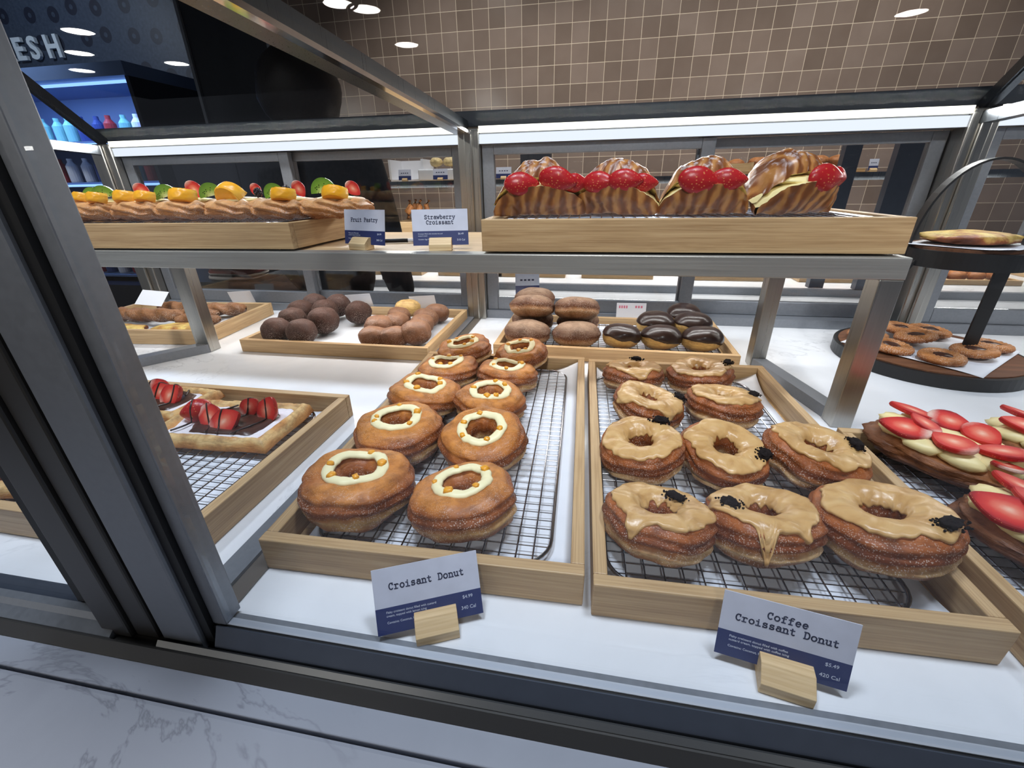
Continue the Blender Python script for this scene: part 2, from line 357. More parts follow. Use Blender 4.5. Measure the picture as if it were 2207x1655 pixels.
def copy_tree(src, loc, rot, label=None, group=None, scale=None, parent=None):
    c = src.copy(); COL.objects.link(c)
    if parent is not None: c.parent = parent
    if loc is not None: c.location = loc; c.rotation_euler = rot
    if scale: c.scale = scale if isinstance(scale, (tuple, list)) else (scale,) * 3
    if label: c['label'] = label
    if group: c['group'] = group
    for ch in list(src.children): copy_tree(ch, None, None, parent=c)
    return c
def struct(name, mb, mat, **kw):
    o = mb.build(name, mat, **kw); o['kind'] = 'structure'; return o

# ------------------------------------------------------------------ lettering
def arc(cx, cy, rx, ry, a0, a1, n=12): return [(cx + rx * cos(R(a0 + (a1 - a0) * i / n)), cy + ry * sin(R(a0 + (a1 - a0) * i / n))) for i in range(n + 1)]
XH = .50; CP = .70
GL = {  # typewriter strokes in a .6-wide cell
 'C': [arc(.31, .35, .22, .35, 48, 312), [(.47, .70), (.47, .50)]],
 'D': [[(.06, .70), (.30, .70)] + arc(.30, .35, .22, .35, 90, -90) + [(.06, 0)], [(.14, 0), (.14, .70)]],
 'F': [[(.06, 0), (.28, 0)], [(.15, 0), (.15, .70)], [(.06, .70), (.52, .70), (.52, .56)], [(.15, .37), (.38, .37)], [(.38, .45), (.38, .29)]],
 'P': [[(.06, 0), (.28, 0)], [(.15, 0), (.15, .70)], [(.06, .70), (.33, .70)] + arc(.33, .53, .18, .17, 90, -90) + [(.15, .36)]],
 'S': [arc(.30, .53, .18, .17, 30, 250), arc(.30, .18, .19, .18, 100, -150), [(.47, .70), (.47, .56)], [(.12, 0), (.12, .15)]],
 'a': [arc(.30, .36, .17, .14, 150, 0) + [(.47, .03), (.56, 0)], arc(.28, .15, .17, .15, 60, 350)],
 'b': [[(.05, .72), (.15, .72), (.15, 0)], arc(.32, .25, .18, .25, 150, -150)],
 'c': [arc(.32, .25, .20, .25, 40, 320), [(.47, .5), (.47, .36)]],
 'e': [[(.12, .27), (.50, .27)] + arc(.31, .25, .19, .25, 5, 315)],
 'f': [arc(.40, .57, .15, .14, 40, 180) + [(.25, 0)], [(.10, .46), (.45, .46)], [(.12, 0), (.42, 0)]],
 'i': [[(.12, .48), (.30, .48), (.30, 0)], [(.10, 0), (.50, 0)], [(.29, .66), (.31, .68)]],
 'n': [[(.04, .48), (.14, .48), (.14, 0)], [(.05, 0), (.24, 0)], arc(.30, .32, .16, .17, 170, 0) + [(.46, 0)], [(.36, 0), (.56, 0)]],
 'o': [arc(.30, .25, .21, .25, 0, 360, 18)],
 'r': [[(.06, .48), (.20, .48), (.20, 0)], [(.06, 0), (.40, 0)], arc(.36, .30, .16, .19, 165, 40)],
 's': [arc(.30, .37, .15, .12, 30, 260), arc(.30, .125, .17, .125, 100, -150), [(.44, .49), (.44, .38)], [(.14, .0), (.14, .11)]],
 't': [[(.24, .66), (.24, .12)] + arc(.36, .14, .12, .14, 190, 320), [(.08, .48), (.44, .48)]],
 'u': [[(.03, .48), (.14, .48), (.14, .16)] + arc(.28, .16, .14, .16, 180, 330), [(.36, .48), (.46, .48), (.46, 0), (.56, 0)]],
 'w': [[(.0, .48), (.16, .48)], [(.07, .48), (.18, 0), (.30, .34), (.42, 0), (.53, .48)], [(.44, .48), (.60, .48)]],
 'y': [[(.02, .48), (.2, .48)], [(.40, .48), (.58, .48)], [(.10, .48), (.31, .02)], [(.50, .48), (.26, -.18), (.10, -.18)]],
}
def typewriter(mb, text, h, cx, cy, w=.10, z=.0):
    s = h / CP; adv = .62 * s; x0 = cx - adv * len(text) / 2
    for k, ch in enumerate(text):
        for st in GL.get(ch, []):
            for (ax, ay), (bx, by) in zip(st[:-1], st[1:]):
                a = Vector((x0 + k * adv + ax * s, cy + ay * s)); b = Vector((x0 + k * adv + bx * s, cy + by * s))
                d = (b - a); L = d.length
                if L < 1e-9: continue
                d /= L; nn = Vector((-d.y, d.x)) * (w * s / 2); e = d * (w * s * .4)
                mb.prism([tuple(a - e - nn), tuple(b + e - nn), tuple(b + e + nn), tuple(a - e + nn)], z, z + .00012)
def text_into(mb, body, size, x, y, z=0, align='LEFT', ext=.00006, bold=0, M=None):
    cu = bpy.data.curves.new('txt', 'FONT'); cu.body = body; cu.size = size; cu.align_x = align; cu.extrude = ext; cu.resolution_u = 3; cu.offset = bold
    o = bpy.data.objects.new('txt', cu); COL.objects.link(o)
    dg = bpy.context.evaluated_depsgraph_get(); me = bpy.data.meshes.new_from_object(o.evaluated_get(dg))
    vs = [Vector((v.co.x + x, v.co.y + y, v.co.z + z + ext)) for v in me.vertices]
    if M: vs = [M @ p for p in vs]
    mb.add(vs, [tuple(p.vertices) for p in me.polygons])
    bpy.data.objects.remove(o); bpy.data.curves.remove(cu); bpy.data.meshes.remove(me)
# ------------------------------------------------------------------ room
struct('floor', MB().box(-8, 5, -8.5, 4.4, -1.05, -.95), FLOORM)
struct('ceiling', MB().box(-9, 5, -8.5, 4.4, 2.02, 2.12), CEILM)
struct('wall_back', MB().box(-2.17, 4.6, 3.2, 3.3, -.95, 2.02), TILE)
struct('wall_left', MB().box(-8, -2.5, 3.75, 3.85, -.95, 2.02), FLOWERW)
pm = MB().box(-2.86, -2.5, 3.28, 3.75, -.95, 2.02); pm.box(-2.5, -2.19, 3.22, 3.75, -.95, 2.02)
struct('trim_1', pm, DARKCAB)
struct('trim_3', MB().box(-2.885, -2.862, 3.262, 3.75, -.95, 2.02), ALU)
struct('trim_2', MB().box(-2.19, -2.172, 3.17, 3.3, -.95, 2.02), ALU)
# FRESH lettering fixed to the printed wall
wl = thing('wall_lettering', 'pale grey capital letters spelling FRESH on the dark flower-print wall', 'sign', (-4.9, 3.74, 1.385))
LETM = plain('pale_letter', (190, 200, 208), .5)
Mx = Matrix(((1, 0, 0, 0), (0, 0, -1, 0), (0, 1, 0, 0), (0, 0, 0, 1)))
for ch, x in zip('FRESH', (-5.28, -5.12, -4.96, -4.80, -4.63)):
    sg = MB(); text_into(sg, ch, .215, 0, 0, 0, ext=.012, bold=.006, M=Mx); sg.build('letter', LETM, wl, (x + 4.9, 0, 0))
# downlights in the ceiling
def downlight(x, y, lab):
    t = thing('ceiling_downlight', lab, 'ceiling light', (x, y, 2.02), group='round ceiling downlights')
    MB().lathe([(.15, 0), (.19, 0), (.19, -.012), (.15, -.012)], 36).build('trim_ring', WHITEP, t)
    MB().lathe([(.0, -.003), (.15, -.003)], 36).build('lens', DOWN, t)
    return t
DLAB = 'round recessed ceiling downlight, seen as a small white ellipse mirrored in the case glass'
d0 = downlight(-5.95, -4.79, DLAB)
for x, y in ((-6.85, -5.49), (-7.78, -6.24), (-6.11, -6.25), (-2.66, -4.72), (-2.47, -4.92), (-2.55, -6.2), (3.36, -6.44)):
    copy_tree(d0, (x, y, 2.02), (0, 0, 0))

# ------------------------------------------------------------------ display case
CB = Vector((0, .7, -.95))
case = thing('display_case', 'long glass bakery display case with grey metal frame and white stone deck', 'display case', CB)
def cpart(name, mb, mat, parent=None, **kw):
    return mb.build(name, mat, parent or case, loc=tuple(-CB) if parent is None else (0, 0, 0), **kw)
def xprism(mb, prof, x0, x1):
    n = len(prof); vs = [(x0, y, z) for y, z in prof] + [(x1, y, z) for y, z in prof]
    return mb.add(vs, [tuple(range(n)), tuple(range(n, 2 * n))[::-1]] + [(i, n + i, n + (i + 1) % n, (i + 1) % n) for i in range(n)])
cpart('stone_deck', MB().box(-1.45, 1.95, .219, 1.245, -.03, 0), STONE)
cpart('base_cabinet', MB().box(-1.45, 1.95, .20, 1.24, -.95, -.031), DARKCAB)
cpart('stone_sill', MB().box(-2.1, 1.95, .1585, .1995, -.06, -.03), STONEL, bevel=.001)
cpart('stone_ledge', MB().box(-2.1, 1.95, -.16, .157, -.06, -.03), STONEL, bevel=.004)
cpart('ledge_front', MB().box(-2.05, 1.9, -.10, .1995, -.95, -.0605), DARKCAB)
# front rails, right of the divider post
X0, X1 = -.3165, 1.95
cpart('rail_lip', xprism(MB(), [(.2190, .0015), (.2128, .0020), (.2128, -.02), (.2190, -.02)], X0, X1), ALU)
cpart('glass_channel', xprism(MB(), [(.2127, .0040), (.2060, .0040), (.2060, -.02), (.2127, -.02)], X0, X1), plain('pale_aluminium', (196, 200, 208), .35, .4))
cpart('gasket', xprism(MB(), [(.2059, .0022), (.2038, .0022), (.2038, -.02), (.2059, -.02)], X0, X1), BLACK)
cpart('front_rail', xprism(MB(), [(.2037, .0040), (.2028, .0040), (.1950, -.0120), (.1950, -.025), (.2037, -.025)], -.305, X1), ALUD)
cpart('rail_groove', xprism(MB(), [(.1949, -.0150), (.1920, -.0150), (.1920, -.03), (.1949, -.03)], -.3605, X1), BLACK)
cpart('lower_rail', xprism(MB(), [(.1919, -.0120), (.1885, -.0160), (.1885, -.029), (.1919, -.029)], -.3605, X1), plain('mid_aluminium', (112, 114, 116), .35, .6))
cpart('foot_rail', xprism(MB(), [(.1884, -.0170), (.1868, -.0170), (.1805, -.0295), (.1884, -.0295)], -1.45, X1), ALUB)
# left section rail
cpart('left_rail_lip', xprism(MB(), [(.2188, .0015), (.2060, -.004), (.2060, -.029), (.2188, -.029)], -1.45, -.405), ALUD)
cpart('left_rail', xprism(MB(), [(.2059, -.001), (.2005, -.004), (.1970, -.009), (.1885, -.0155), (.1885, -.029), (.2059, -.029)], -1.45, -.41), ALU)
# front divider posts
cpart('front_post', MB().box(-.360, -.3185, .1955, .2250, -.0235, .50), ALU, bevel=.0025)
cpart('post_gasket', MB().box(-.3184, -.3095, .2000, .2205, -.018, .50), BLACK)
cpart('post_trim', MB().box(-.3094, -.2960, .2045, .2220, .0045, .50), ALU, bevel=.001)
cpart('post_sill', MB().box(-.4095, -.3610, .1887, .2300, -.0290, -.0195), ALUB, bevel=.001)
cpart('post_sill', MB().box(-.3608, -.305, .1957, .2187, -.0290, -.0240), ALUB)
dp = MB(); dp.box(-.424, -.392, .1930, .2180, -.0193, .50); dp.box(-.391, -.3665, .1965, .2220, -.0193, .50)
cpart('dark_post', dp, ALUB, bevel=.002)
dp = MB(); dp.box(-.460, -.4245, .2065, .2230, -.001, .50); dp.box(-.3664, -.3606, .2010, .2200, -.02, .50)
cpart('post_seal', dp, BLACK)
# divider channel on the deck
dv = MB(); dv.box(-.349, -.324, .226, 1.165, .0005, .006); cpart('divider_channel', dv, ALU)
dv = MB(); dv.box(-.3238, -.305, .226, 1.165, .0005, .0025); cpart('divider_plate', dv, plain('taupe_plate', (120, 112, 104), .4, .5))
# back posts, cross bars and lighting
for a, b in ((-1.435, -1.365), (-.343, -.290), (.738, .790), (1.83, 1.88)):
    bp = MB(); bp.box(a, b, 1.166, 1.238, .0005, .472)
    w = b - a
    bp.box(a + w * .32, b - w * .32, 1.158, 1.166, .0005, .470)
    cpart('back_post', bp, STEEL, bevel=.003)
def ybar(mb, x0, x1, ya, za, yb, zb, t):
    vs = [(x, y, z) for x in (x0, x1) for y, z in ((ya, za), (yb, zb), (yb, zb + t), (ya, za + t))]
    return mb.add(vs, [(0, 1, 2, 3), (7, 6, 5, 4), (0, 4, 5, 1), (1, 5, 6, 2), (2, 6, 7, 3), (3, 7, 4, 0)])
cpart('roof_bar', ybar(MB(), -.349, -.318, .19, .5005, 1.18, .4605, .030), STEELD)
cpart('roof_bar_trim', ybar(MB(), -.3175, -.306, .19, .4985, 1.165, .4590, .006), CHROME)
for xc in (-1.40, .765):
    cpart('end_bar', ybar(MB(), xc - .012, xc + .012, .19, .4955, 1.165, .4445, .022), STEELD)
    db = MB(); a = Vector((xc, 1.185, .475)); b = Vector((xc, .80, .81)); d = (b - a).normalized(); nn = Vector((0, d.z, -d.y))
    for q0, q1, r0, r1 in ((-.006, .006, -.011, .011), (.0065, .0105, -.008, .013), (-.0105, -.0065, -.008, .013)):
        vs = [p + Vector((q, 0, 0)) + nn * r for p in (a, b) for q, r in ((q0, r0), (q1, r0), (q1, r1), (q0, r1))]
        db.add(vs, [(0, 3, 2, 1), (4, 5, 6, 7), (0, 1, 5, 4), (1, 2, 6, 5), (2, 3, 7, 6), (3, 0, 4, 7)])
    cpart('roof_prop', db, STEELD)
cpart('back_rail', MB().box(-1.435, 1.88, 1.192, 1.232, .4785, .512), plain('dark_back_rail', (46, 51, 60), .4, .2), bevel=.002)
for a, b in ((-1.364, -.3435), (-.2895, .7375), (.7905, 1.829)):
    ls = cpart('light_housing', MB().box(a, b, 1.178, 1.225, .4395, .4775), ALU)
    MB().box(a, b, 1.168, 1.1775, .4635, .4770).build('led_strip', LED, ls)
    MB().box(a, b, 1.173, 1.1776, .4400, .4600).build('white_panel', PANGLOW, ls)
    m_ = (a + b) / 2 - (.0 if a > -1 else .005)
    if a > -1 and a < .5: m_ = .245
    if a < -1: m_ = -.845
    for q, (xa, xb, yy) in enumerate(((a + .001, m_ + .017, 1.190), (m_ - .017, b - .001, 1.214))):
        fm = MB(); yb = yy + .018
        fm.box(xa, xa + .03, yy, yb, .023, .438); fm.box(xb - .03, xb, yy, yb, .023, .438)
        fm.box(xa + .03, xb - .03, yy, yb, .023, .058); fm.box(xa + .03, xb - .03, yy, yb, .416, .438)
        sd = cpart('sliding_door', fm, ALU, bevel=.0015)
        MB().box(xa + .0305, xb - .0305, yy + .007, yy + .011, .0585, .4155).build('door_glass', REARG, sd)
    cpart('door_track', MB().box(a, b, 1.180, 1.2385, .0005, .0225), ALU)
# panes
cpart('front_glass', MB().box(-.2955, 1.9, .2075, .2115, .0045, .497), GLASS)
cpart('left_front_glass', MB().box(-1.44, -.4605, .2085, .2125, .0025, .497), GLASS)
ROOFZ = lambda y: .4790 + (1.165 - y) * .0404
for a, b in ((-1.387, -.350), (-.317, .752)):
    rg = ybar(MB(), a, b, .20, ROOFZ(.20), 1.165, ROOFZ(1.165), .005); cpart('roof_glass', rg, ROOFG)
# ------------------------------------------------------------------ raised shelf inside the case
SB = Vector((-.3, .8, 0))
sh = thing('display_shelf', 'raised oak shelf on a brushed steel frame inside the case', 'shelf', SB)
def spart(name, mb, mat, **kw): return mb.build(name, mat, sh, loc=tuple(-SB), **kw)
spart('shelf_board', MB().box(-1.0, .400, .6855, .985, .2400, .2535), OAKTOP, bevel=.001)
spart('front_rail', MB().box(-1.015, .406, .654, .685, .2260, .2545), STEELX, bevel=.0012)
spart('back_rail', MB().box(-.96, .362, .952, .978, .2205, .2395), STEEL)
for xa, xb, ya, yb in ((.376, .405, .654, .685), (-1.015, -.986, .654, .685)):
    spart('leg', MB().box(xa, xb, ya, yb, .0005, .2258), STEEL, bevel=.0012)
for xa, xb in ((.329, .357), (-.912, -.876)):
    yl = .892 if xa > 0 else .818
    spart('leg', MB().box(xa, xb, yl, yl + .030, .0005, .2398), STEEL, bevel=.0012)
for (xa, ya), (xb, yb), w in (((.378, .686), (.331, .891), .026), ((-1.012, .686), (-.911, .8175), .034)):
    m_ = MB(); m_.add([(xa, ya, .0005), (xa + w, ya, .0005), (xb + w, yb, .0005), (xb, yb, .0005), (xa, ya, .020), (xa + w, ya, .020), (xb + w, yb, .020), (xb, yb, .020)],
        [(3, 2, 1, 0), (4, 5, 6, 7), (0, 1, 5, 4), (1, 2, 6, 5), (2, 3, 7, 6), (3, 0, 4, 7)])
    spart('foot_bar', m_, ALU)
# ------------------------------------------------------------------ trays, papers, racks
def tray(label, cx, cy, z0, w, d, h, rz=0, wall=.0125, mat=None, group='shallow bamboo serving trays'):
    t = thing('serving_tray', label, 'tray', (cx, cy, z0), R(rz), group)
    mat = mat or BAMBOO
    MB().box(-w / 2 + wall, w / 2 - wall, -d / 2 + wall, d / 2 - wall, .0030, .0075).build('tray_base', mat, t)
    for sy in (-1, 1):
        MB().box(-w / 2, w / 2, -wall / 2, wall / 2, 0, h).build('long_wall', mat, t, (0, sy * (d / 2 - wall / 2), 0), bevel=.0012)
    L = d - 2 * wall - .0004
    for sx in (-1, 1):
        MB().box(-L / 2, L / 2, -wall / 2, wall / 2, 0, h - .0004).build('side_wall', mat, t, (sx * (w / 2 - wall / 2), 0, 0), (0, 0, pi / 2), bevel=.0012)
    return t
def parchment(label, cx, cy, z, w, d, rz=0, curl=None, seed=0, amp=.0012):
    def fn(u, v):
        x, y = (u - .5) * w, (v - .5) * d
        zz = amp * (1 + mnoise.noise(Vector((x * 14 + seed, y * 14, seed)))) * .6
        e = max(abs(u - .5) * 2, abs(v - .5) * 2)
        if curl:
            for (ux, vy, rad, hh) in curl:
                q = max(0, 1 - math.hypot((u - ux) * w, (v - vy) * d) / rad); zz += hh * q * q
        return (x, y, zz)
    mb = MB(); mb.grid(fn, 28, 28); o = mb.build('parchment_sheet', PAPER, None, (cx, cy, z), (0, 0, R(rz)), True)
    so = o.modifiers.new('paper', 'SOLIDIFY'); so.thickness = .0003
    return tag(o, label, 'baking paper', 'white parchment sheets')
def rrect(w, d, r, n=7):
    pts = []
    for cx, cy, a in ((w / 2 - r, d / 2 - r, 0), (-w / 2 + r, d / 2 - r, 90), (-w / 2 + r, -d / 2 + r, 180), (w / 2 - r, -d / 2 + r, 270)):
        for i in range(n + 1): pts.append((cx + r * cos(R(a + 90 * i / n)), cy + r * sin(R(a + 90 * i / n))))
    return pts
def rack(label, cx, cy, z, w, d, rz=0, step=.0165, foot=.008, cross=.0125, group='round-cornered wire cooling racks'):
    t = thing('cooling_rack', label, 'cooling rack', (cx, cy, z), R(rz), group)
    r = .035
    MB().tube([(x, y, foot) for x, y in rrect(w, d, r)], .0021, 6, True).build('rim', WIRE, t, smooth=True)
    g = MB()
    def half(a, span, other):        # clip the wire to the rounded outline
        q = abs(a) - (span / 2 - r)
        return other / 2 if q <= 0 else other / 2 - r + math.sqrt(max(0, r * r - q * q))
    nx = int(w / step); ny = int(d / (cross or step))
    for i in range(1, nx):
        x = -w / 2 + w * i / nx; e = half(x, w, d); g.tube([(x, -e, foot + .0015), (x, e, foot + .0015)], .0009, 5)
    for j in range(1, ny):
        y = -d / 2 + d * j / ny; e = half(y, d, w); g.tube([(-e, y, foot - .0004), (e, y, foot - .0004)], .0006, 5)
    g.build('wire_grid', WIRE, t)
    for sx in (-1, 1):
        for sy in (-1, 1):
            MB().tube([(sx * (w / 2 - .03), sy * (d / 2 - .0), foot), (sx * (w / 2 - .03), sy * (d / 2 - .0), .0008)], .0018, 6).build('foot', WIRE, t)
    return t
BZ = .0085
tray('bamboo tray of cream-ringed sugared donuts at the front centre of the case', -.1555, .537, .0006, .316, .527, .038, 1.5)
parchment('white parchment under the rack of cream-ringed donuts', -.150, .537, BZ, .280, .492, 1.5, [(1, 1, .10, .025), (1, .5, .06, .004)], 1)
rack('wire rack holding the cream-ringed sugared donuts', -.155, .535, BZ + .0012, .250, .476, 1.5)
tray('bamboo tray of coffee-glazed donuts to the right of the cream-ringed ones', .1680, .537, .0006, .316, .527, .038, 1.5)
parchment('white parchment under the coffee-glazed donuts, its front right corner poking out', .168, .535, BZ, .284, .494, 1.5, [(1, 1, .08, .02), (0, 1, .07, .02), (1, 0, .06, .010)], 2)
rack('wire rack holding the coffee-glazed donuts', .155, .532, BZ + .0012, .262, .474, 1.5)
tray('bamboo tray of strawberry chocolate tarts left of the cream-ringed donuts', -.6455, .4245, .0006, .523, .320, .038, -.5)
parchment('white parchment under the strawberry chocolate tarts', -.640, .4245, BZ, .490, .288, -.5, [(1, 1, .06, .012)], 3)
rack('wire rack under the strawberry chocolate tarts', -.655, .4245, BZ + .0012, .470, .268, -.5)
tray('bamboo tray of strawberry cream toasts at the right front of the case', .6075, .4300, .0006, .520, .318, .038, 1.0)
parchment('white parchment under the strawberry cream toasts', .607, .430, BZ, .488, .286, 1.0, None, 4)
rack('wire rack under the strawberry cream toasts', .605, .430, BZ + .0012, .470, .266, 1.0)
tray('bamboo tray of cocoa balls and small brown donuts at the back of the deck', -.572, .992, .0006, .462, .322, .030, 0)
parchment('white parchment under the cocoa balls and small brown donuts', -.570, .992, BZ, .430, .290, 0, [(1, .5, .08, .006)], 5)
tray('bamboo tray of sugared berliners and chocolate-topped buns at the back', .050, .999, .0006, .508, .250, .030, -.6)
parchment('white parchment under the berliners and chocolate-topped buns', .050, .999, BZ, .474, .218, -.6, None, 6)
rack('wire rack under the berliners and chocolate-topped buns', .050, .999, BZ + .0012, .460, .205, -.6, foot=.005)
tray('bamboo tray of twisted bread sticks at the far left back', -1.151, .981, .0006, .43, .28, .036, 5)
parchment('white parchment under the twisted bread sticks', -1.151, .981, BZ, .398, .246, 5, None, 7)
# trays on the raised shelf
tray('bamboo tray of fruit pastries on the left of the raised shelf', -.755, .797, .2575, .530, .270, .0415, 1)
parchment('white parchment under the fruit pastries on the raised shelf', -.755, .797, .2655, .49, .236, 1, None, 8)
rack('wire rack lifting the fruit pastries level with the tray rim', -.755, .797, .2667, .48, .235, 1, foot=.0305)
tray('bamboo tray of strawberry croissants on the right of the raised shelf', .1165, .797, .2575, .567, .270, .0455, .6)
parchment('white parchment under the strawberry croissants on the raised shelf', .1165, .797, .2655, .525, .236, .6, None, 9)
rack('wire rack lifting the strawberry croissants level with the tray rim', .1165, .797, .2667, .515, .235, .6, foot=.0325)
for xa, ya, pl_ in ((-.985, .69, 'left front corner of the fruit pastry tray'), (-.52, .69, 'right front corner of the fruit pastry tray'), (-.985, .90, 'left back corner of the fruit pastry tray'), (-.52, .90, 'right back corner of the fruit pastry tray'),
        (-.13, .69, 'left front corner of the strawberry croissant tray'), (.365, .69, 'right front corner of the strawberry croissant tray'), (-.13, .90, 'left back corner of the strawberry croissant tray'), (.365, .90, 'right back corner of the strawberry croissant tray')):
    tag(MB().lathe([(0, 0), (.009, 0), (.008, .0032), (0, .0032)], 16).build('rubber_foot', BLACK, None, (xa, ya, .254)), 'small black rubber pad under the ' + pl_, 'pad', 'rubber pads under the shelf trays')
ut = thing('serving_utensil', 'slim black and white utensil lying on the shelf behind the Fruit Pastry card', 'utensil', (-.352, .790, .2538), R(14))
MB().tube([(-.05, 0, .004), (.012, 0, .004)], .0036, 8).build('black_grip', BLACK, ut, smooth=True)
MB().tube([(.0125, 0, .004), (.045, 0, .004)], .0034, 8).build('white_end', WHITEP, ut, smooth=True)

# ------------------------------------------------------------------ ring donuts
def dpt(u, v, s, off=0.0):
    c, si = cos(v), sin(v); cu, su = cos(u), sin(u)
    n1 = mnoise.noise(Vector((cu * 1.2 + s * 5.3, su * 1.2, s * 2.1))); n2 = mnoise.noise(Vector((cu * 2.2, su * 2.2 + s * 3.3, s * 9.7)))
    Rm = .0362 + .0022 * n1; rx = .0212 + .0030 * n2; rz = .0228 + .0030 * n1
    sx = math.copysign(abs(c) ** .80, c); sz = math.copysign(abs(si) ** .86, si)
    r = Rm + (rx + off) * sx; z = .0230 + (rz + off) * sz
    if z < 0: z *= .25
    if c > 0:
        zz = z + .0022 * sin(2 * u + s) + .0012 * sin(5 * u)
        r += c * (.0015 * sin(zz * 560 + 2.2 * sin(u + s)) - .0036 * math.exp(-((zz - .016) / .0035) ** 2))
    q = Vector((r * cu, r * su, z)); k = .0013 * mnoise.noise(q * 80 + Vector((s, 0, 0))) + .0034 * mnoise.noise(q * 30 + Vector((0, s, 0)))
    return Vector(((r + k * c) * cu, (r + k * c) * su, max(z + k * si, 0)))
def donut_mesh(s, mat):
    mb = MB(); mb.grid(lambda a, b: dpt(2 * pi * a, 2 * pi * b, s), 110, 60, True, True, flip=True); me = mb.mesh('donut_body', mat)
    me.polygons.foreach_set('use_smooth', [True] * len(me.polygons)); return me
def cream_ring(s, shape):
    def fn(a, b):
        u = 2 * pi * a; w = 2 * pi * b
        rad = .0275 * (1 + .07 * mnoise.noise(Vector((cos(u) * 1.6 + s, sin(u) * 1.6, s))))
        if shape == 1: rad *= 1 - .22 * math.exp(-((u - pi / 2) / .55) ** 2) + .12 * math.exp(-((u - 3 * pi / 2) / .5) ** 2)
        lx = .0064 * (1 + .22 * mnoise.noise(Vector((cos(u) * 4, sin(u) * 4, s * 3)))); lz = .0042
        r = rad + lx * cos(w); base = dpt(u, 1.85, s).z + .0010
        return ((r) * cos(u), r * sin(u), base + lz * sin(w) * (1 if sin(w) > 0 else .6) + .0005 * mnoise.noise(Vector((r * 90, u * 6, s))))
    mb = MB(); mb.grid(fn, 72, 12, True, True, flip=True); return mb
def cream_donut(label, x, y, z, sc, rz, seed, shape=0, tilt=(0, 0), bits=5):
    t = thing('ring_donut', label, 'donut', (x, y, z), 0, 'cream-ringed sugared donuts', (R(tilt[0]), R(tilt[1]), R(rz)))
    t.scale = (sc, sc, sc * .98)
    link('donut_body', donut_mesh(seed, DONUT), t)
    cr = cream_ring(seed, shape).build('cream_ring', CREAM, t, smooth=True)
    rnd = random.Random(seed * 7 + 1)
    for k in range(bits):
        a = 2 * pi * (k + .7 * rnd.random()) / bits; b = MB(); q = .0028 + .0016 * rnd.random()
        b.ball((0, 0, 0), (q * 1.2, q, q * .7), 8, 6, .35, 0, k + seed, .6)
        rad = .0275 + .004 * (rnd.random() - .5)
        b.build('orange_peel_bit', ZEST, t, (rad * cos(a), rad * sin(a), dpt(a, 1.85, seed).z + .0050), (0, 0, rnd.random() * 6), True)
    return t
DZ = .0200
LC = [
 ('A1', 'biggest cream-ringed sugared donut, front left in its tray', -.2440, .352, 1.06, 10, 0, (-4, 2)),
 ('A2', 'front right cream-ringed sugared donut with a split pale front side', -.1170, .351, .98, 70, 0, (-9, 3)),
 ('B1', 'second-row left cream-ringed sugared donut, wide open hole, behind the biggest one', -.2440, .468, 1.01, 140, 0, (-2, 0)),
 ('B2', 'second-row right cream-ringed sugared donut leaning forward over the rack', -.1270, .470, .98, 200, 0, (-8, 4)),
 ('C1', 'third-row left cream-ringed sugared donut with an oval cream ring', -.2500, .579, .98, 250, 0, (-2, -3)),
 ('C2', 'third-row right cream-ringed sugared donut with a blob beside its hole', -.1440, .575, .95, 300, 0, (-3, 3)),
 ('D1', 'dark sugared donut with a heart-shaped cream ring, fourth row left', -.2430, .678, .95, 0, 1, (-2, -3)),
 ('D2', 'fourth-row right cream-ringed sugared donut beside the heart-shaped one', -.1370, .677, .93, 30, 0, (-4, 5)),
 ('E1', 'last-row left cream-ringed sugared donut nearest the back tray', -.2300, .757, .92, 110, 0, (-9, 0)),
 ('E2', 'last-row right cream-ringed sugared donut below the powdered berliners', -.1200, .757, .87, 160, 0, (-9, 4)),
]
for i, (k, lab, x, y, sc, rz, shp, tl) in enumerate(LC):
    cream_donut(lab, x, y, DZ + (.016 if k[0] == 'E' else .002 if k[0] == 'A' else .004), sc, rz, i + 1, shp, tl)
def glaze(s, drips):
    def vo(u):
        e = .92 + .36 * mnoise.noise(Vector((cos(u) * 2.4 + s * 1.9, sin(u) * 2.4, s * 4.4))) + .16 * mnoise.noise(Vector((cos(u) * 7, sin(u) * 7, s)))
        for (ud, w, L) in drips:
            d = (u - ud + pi) % (2 * pi) - pi; e -= L * math.exp(-(d / w) ** 2)
        return e
    def vi(u): return 2.62 + .34 * mnoise.noise(Vector((cos(u) * 3 + s, sin(u) * 3, s * 6.6)))
    def fn(a, b):
        u = 2 * pi * a; lo, hi = vo(u), vi(u)
        if b <= .08: v, off = lo, -.0012 + .0030 * (b / .08)
        elif b >= .94: v, off = hi, -.0012 + .0030 * ((1 - b) / .06)
        else: v = lo + (hi - lo) * (b - .08) / .86; off = .0018 + .0010 * math.exp(-((b - .16) / .07) ** 2)
        off += .0008 * mnoise.noise(Vector((cos(u) * 4 + v * 2, sin(u) * 4, s + v * 3)))
        return dpt(u, v, s, off)
    mb = MB(); mb.grid(fn, 120, 26, True, flip=False); return mb
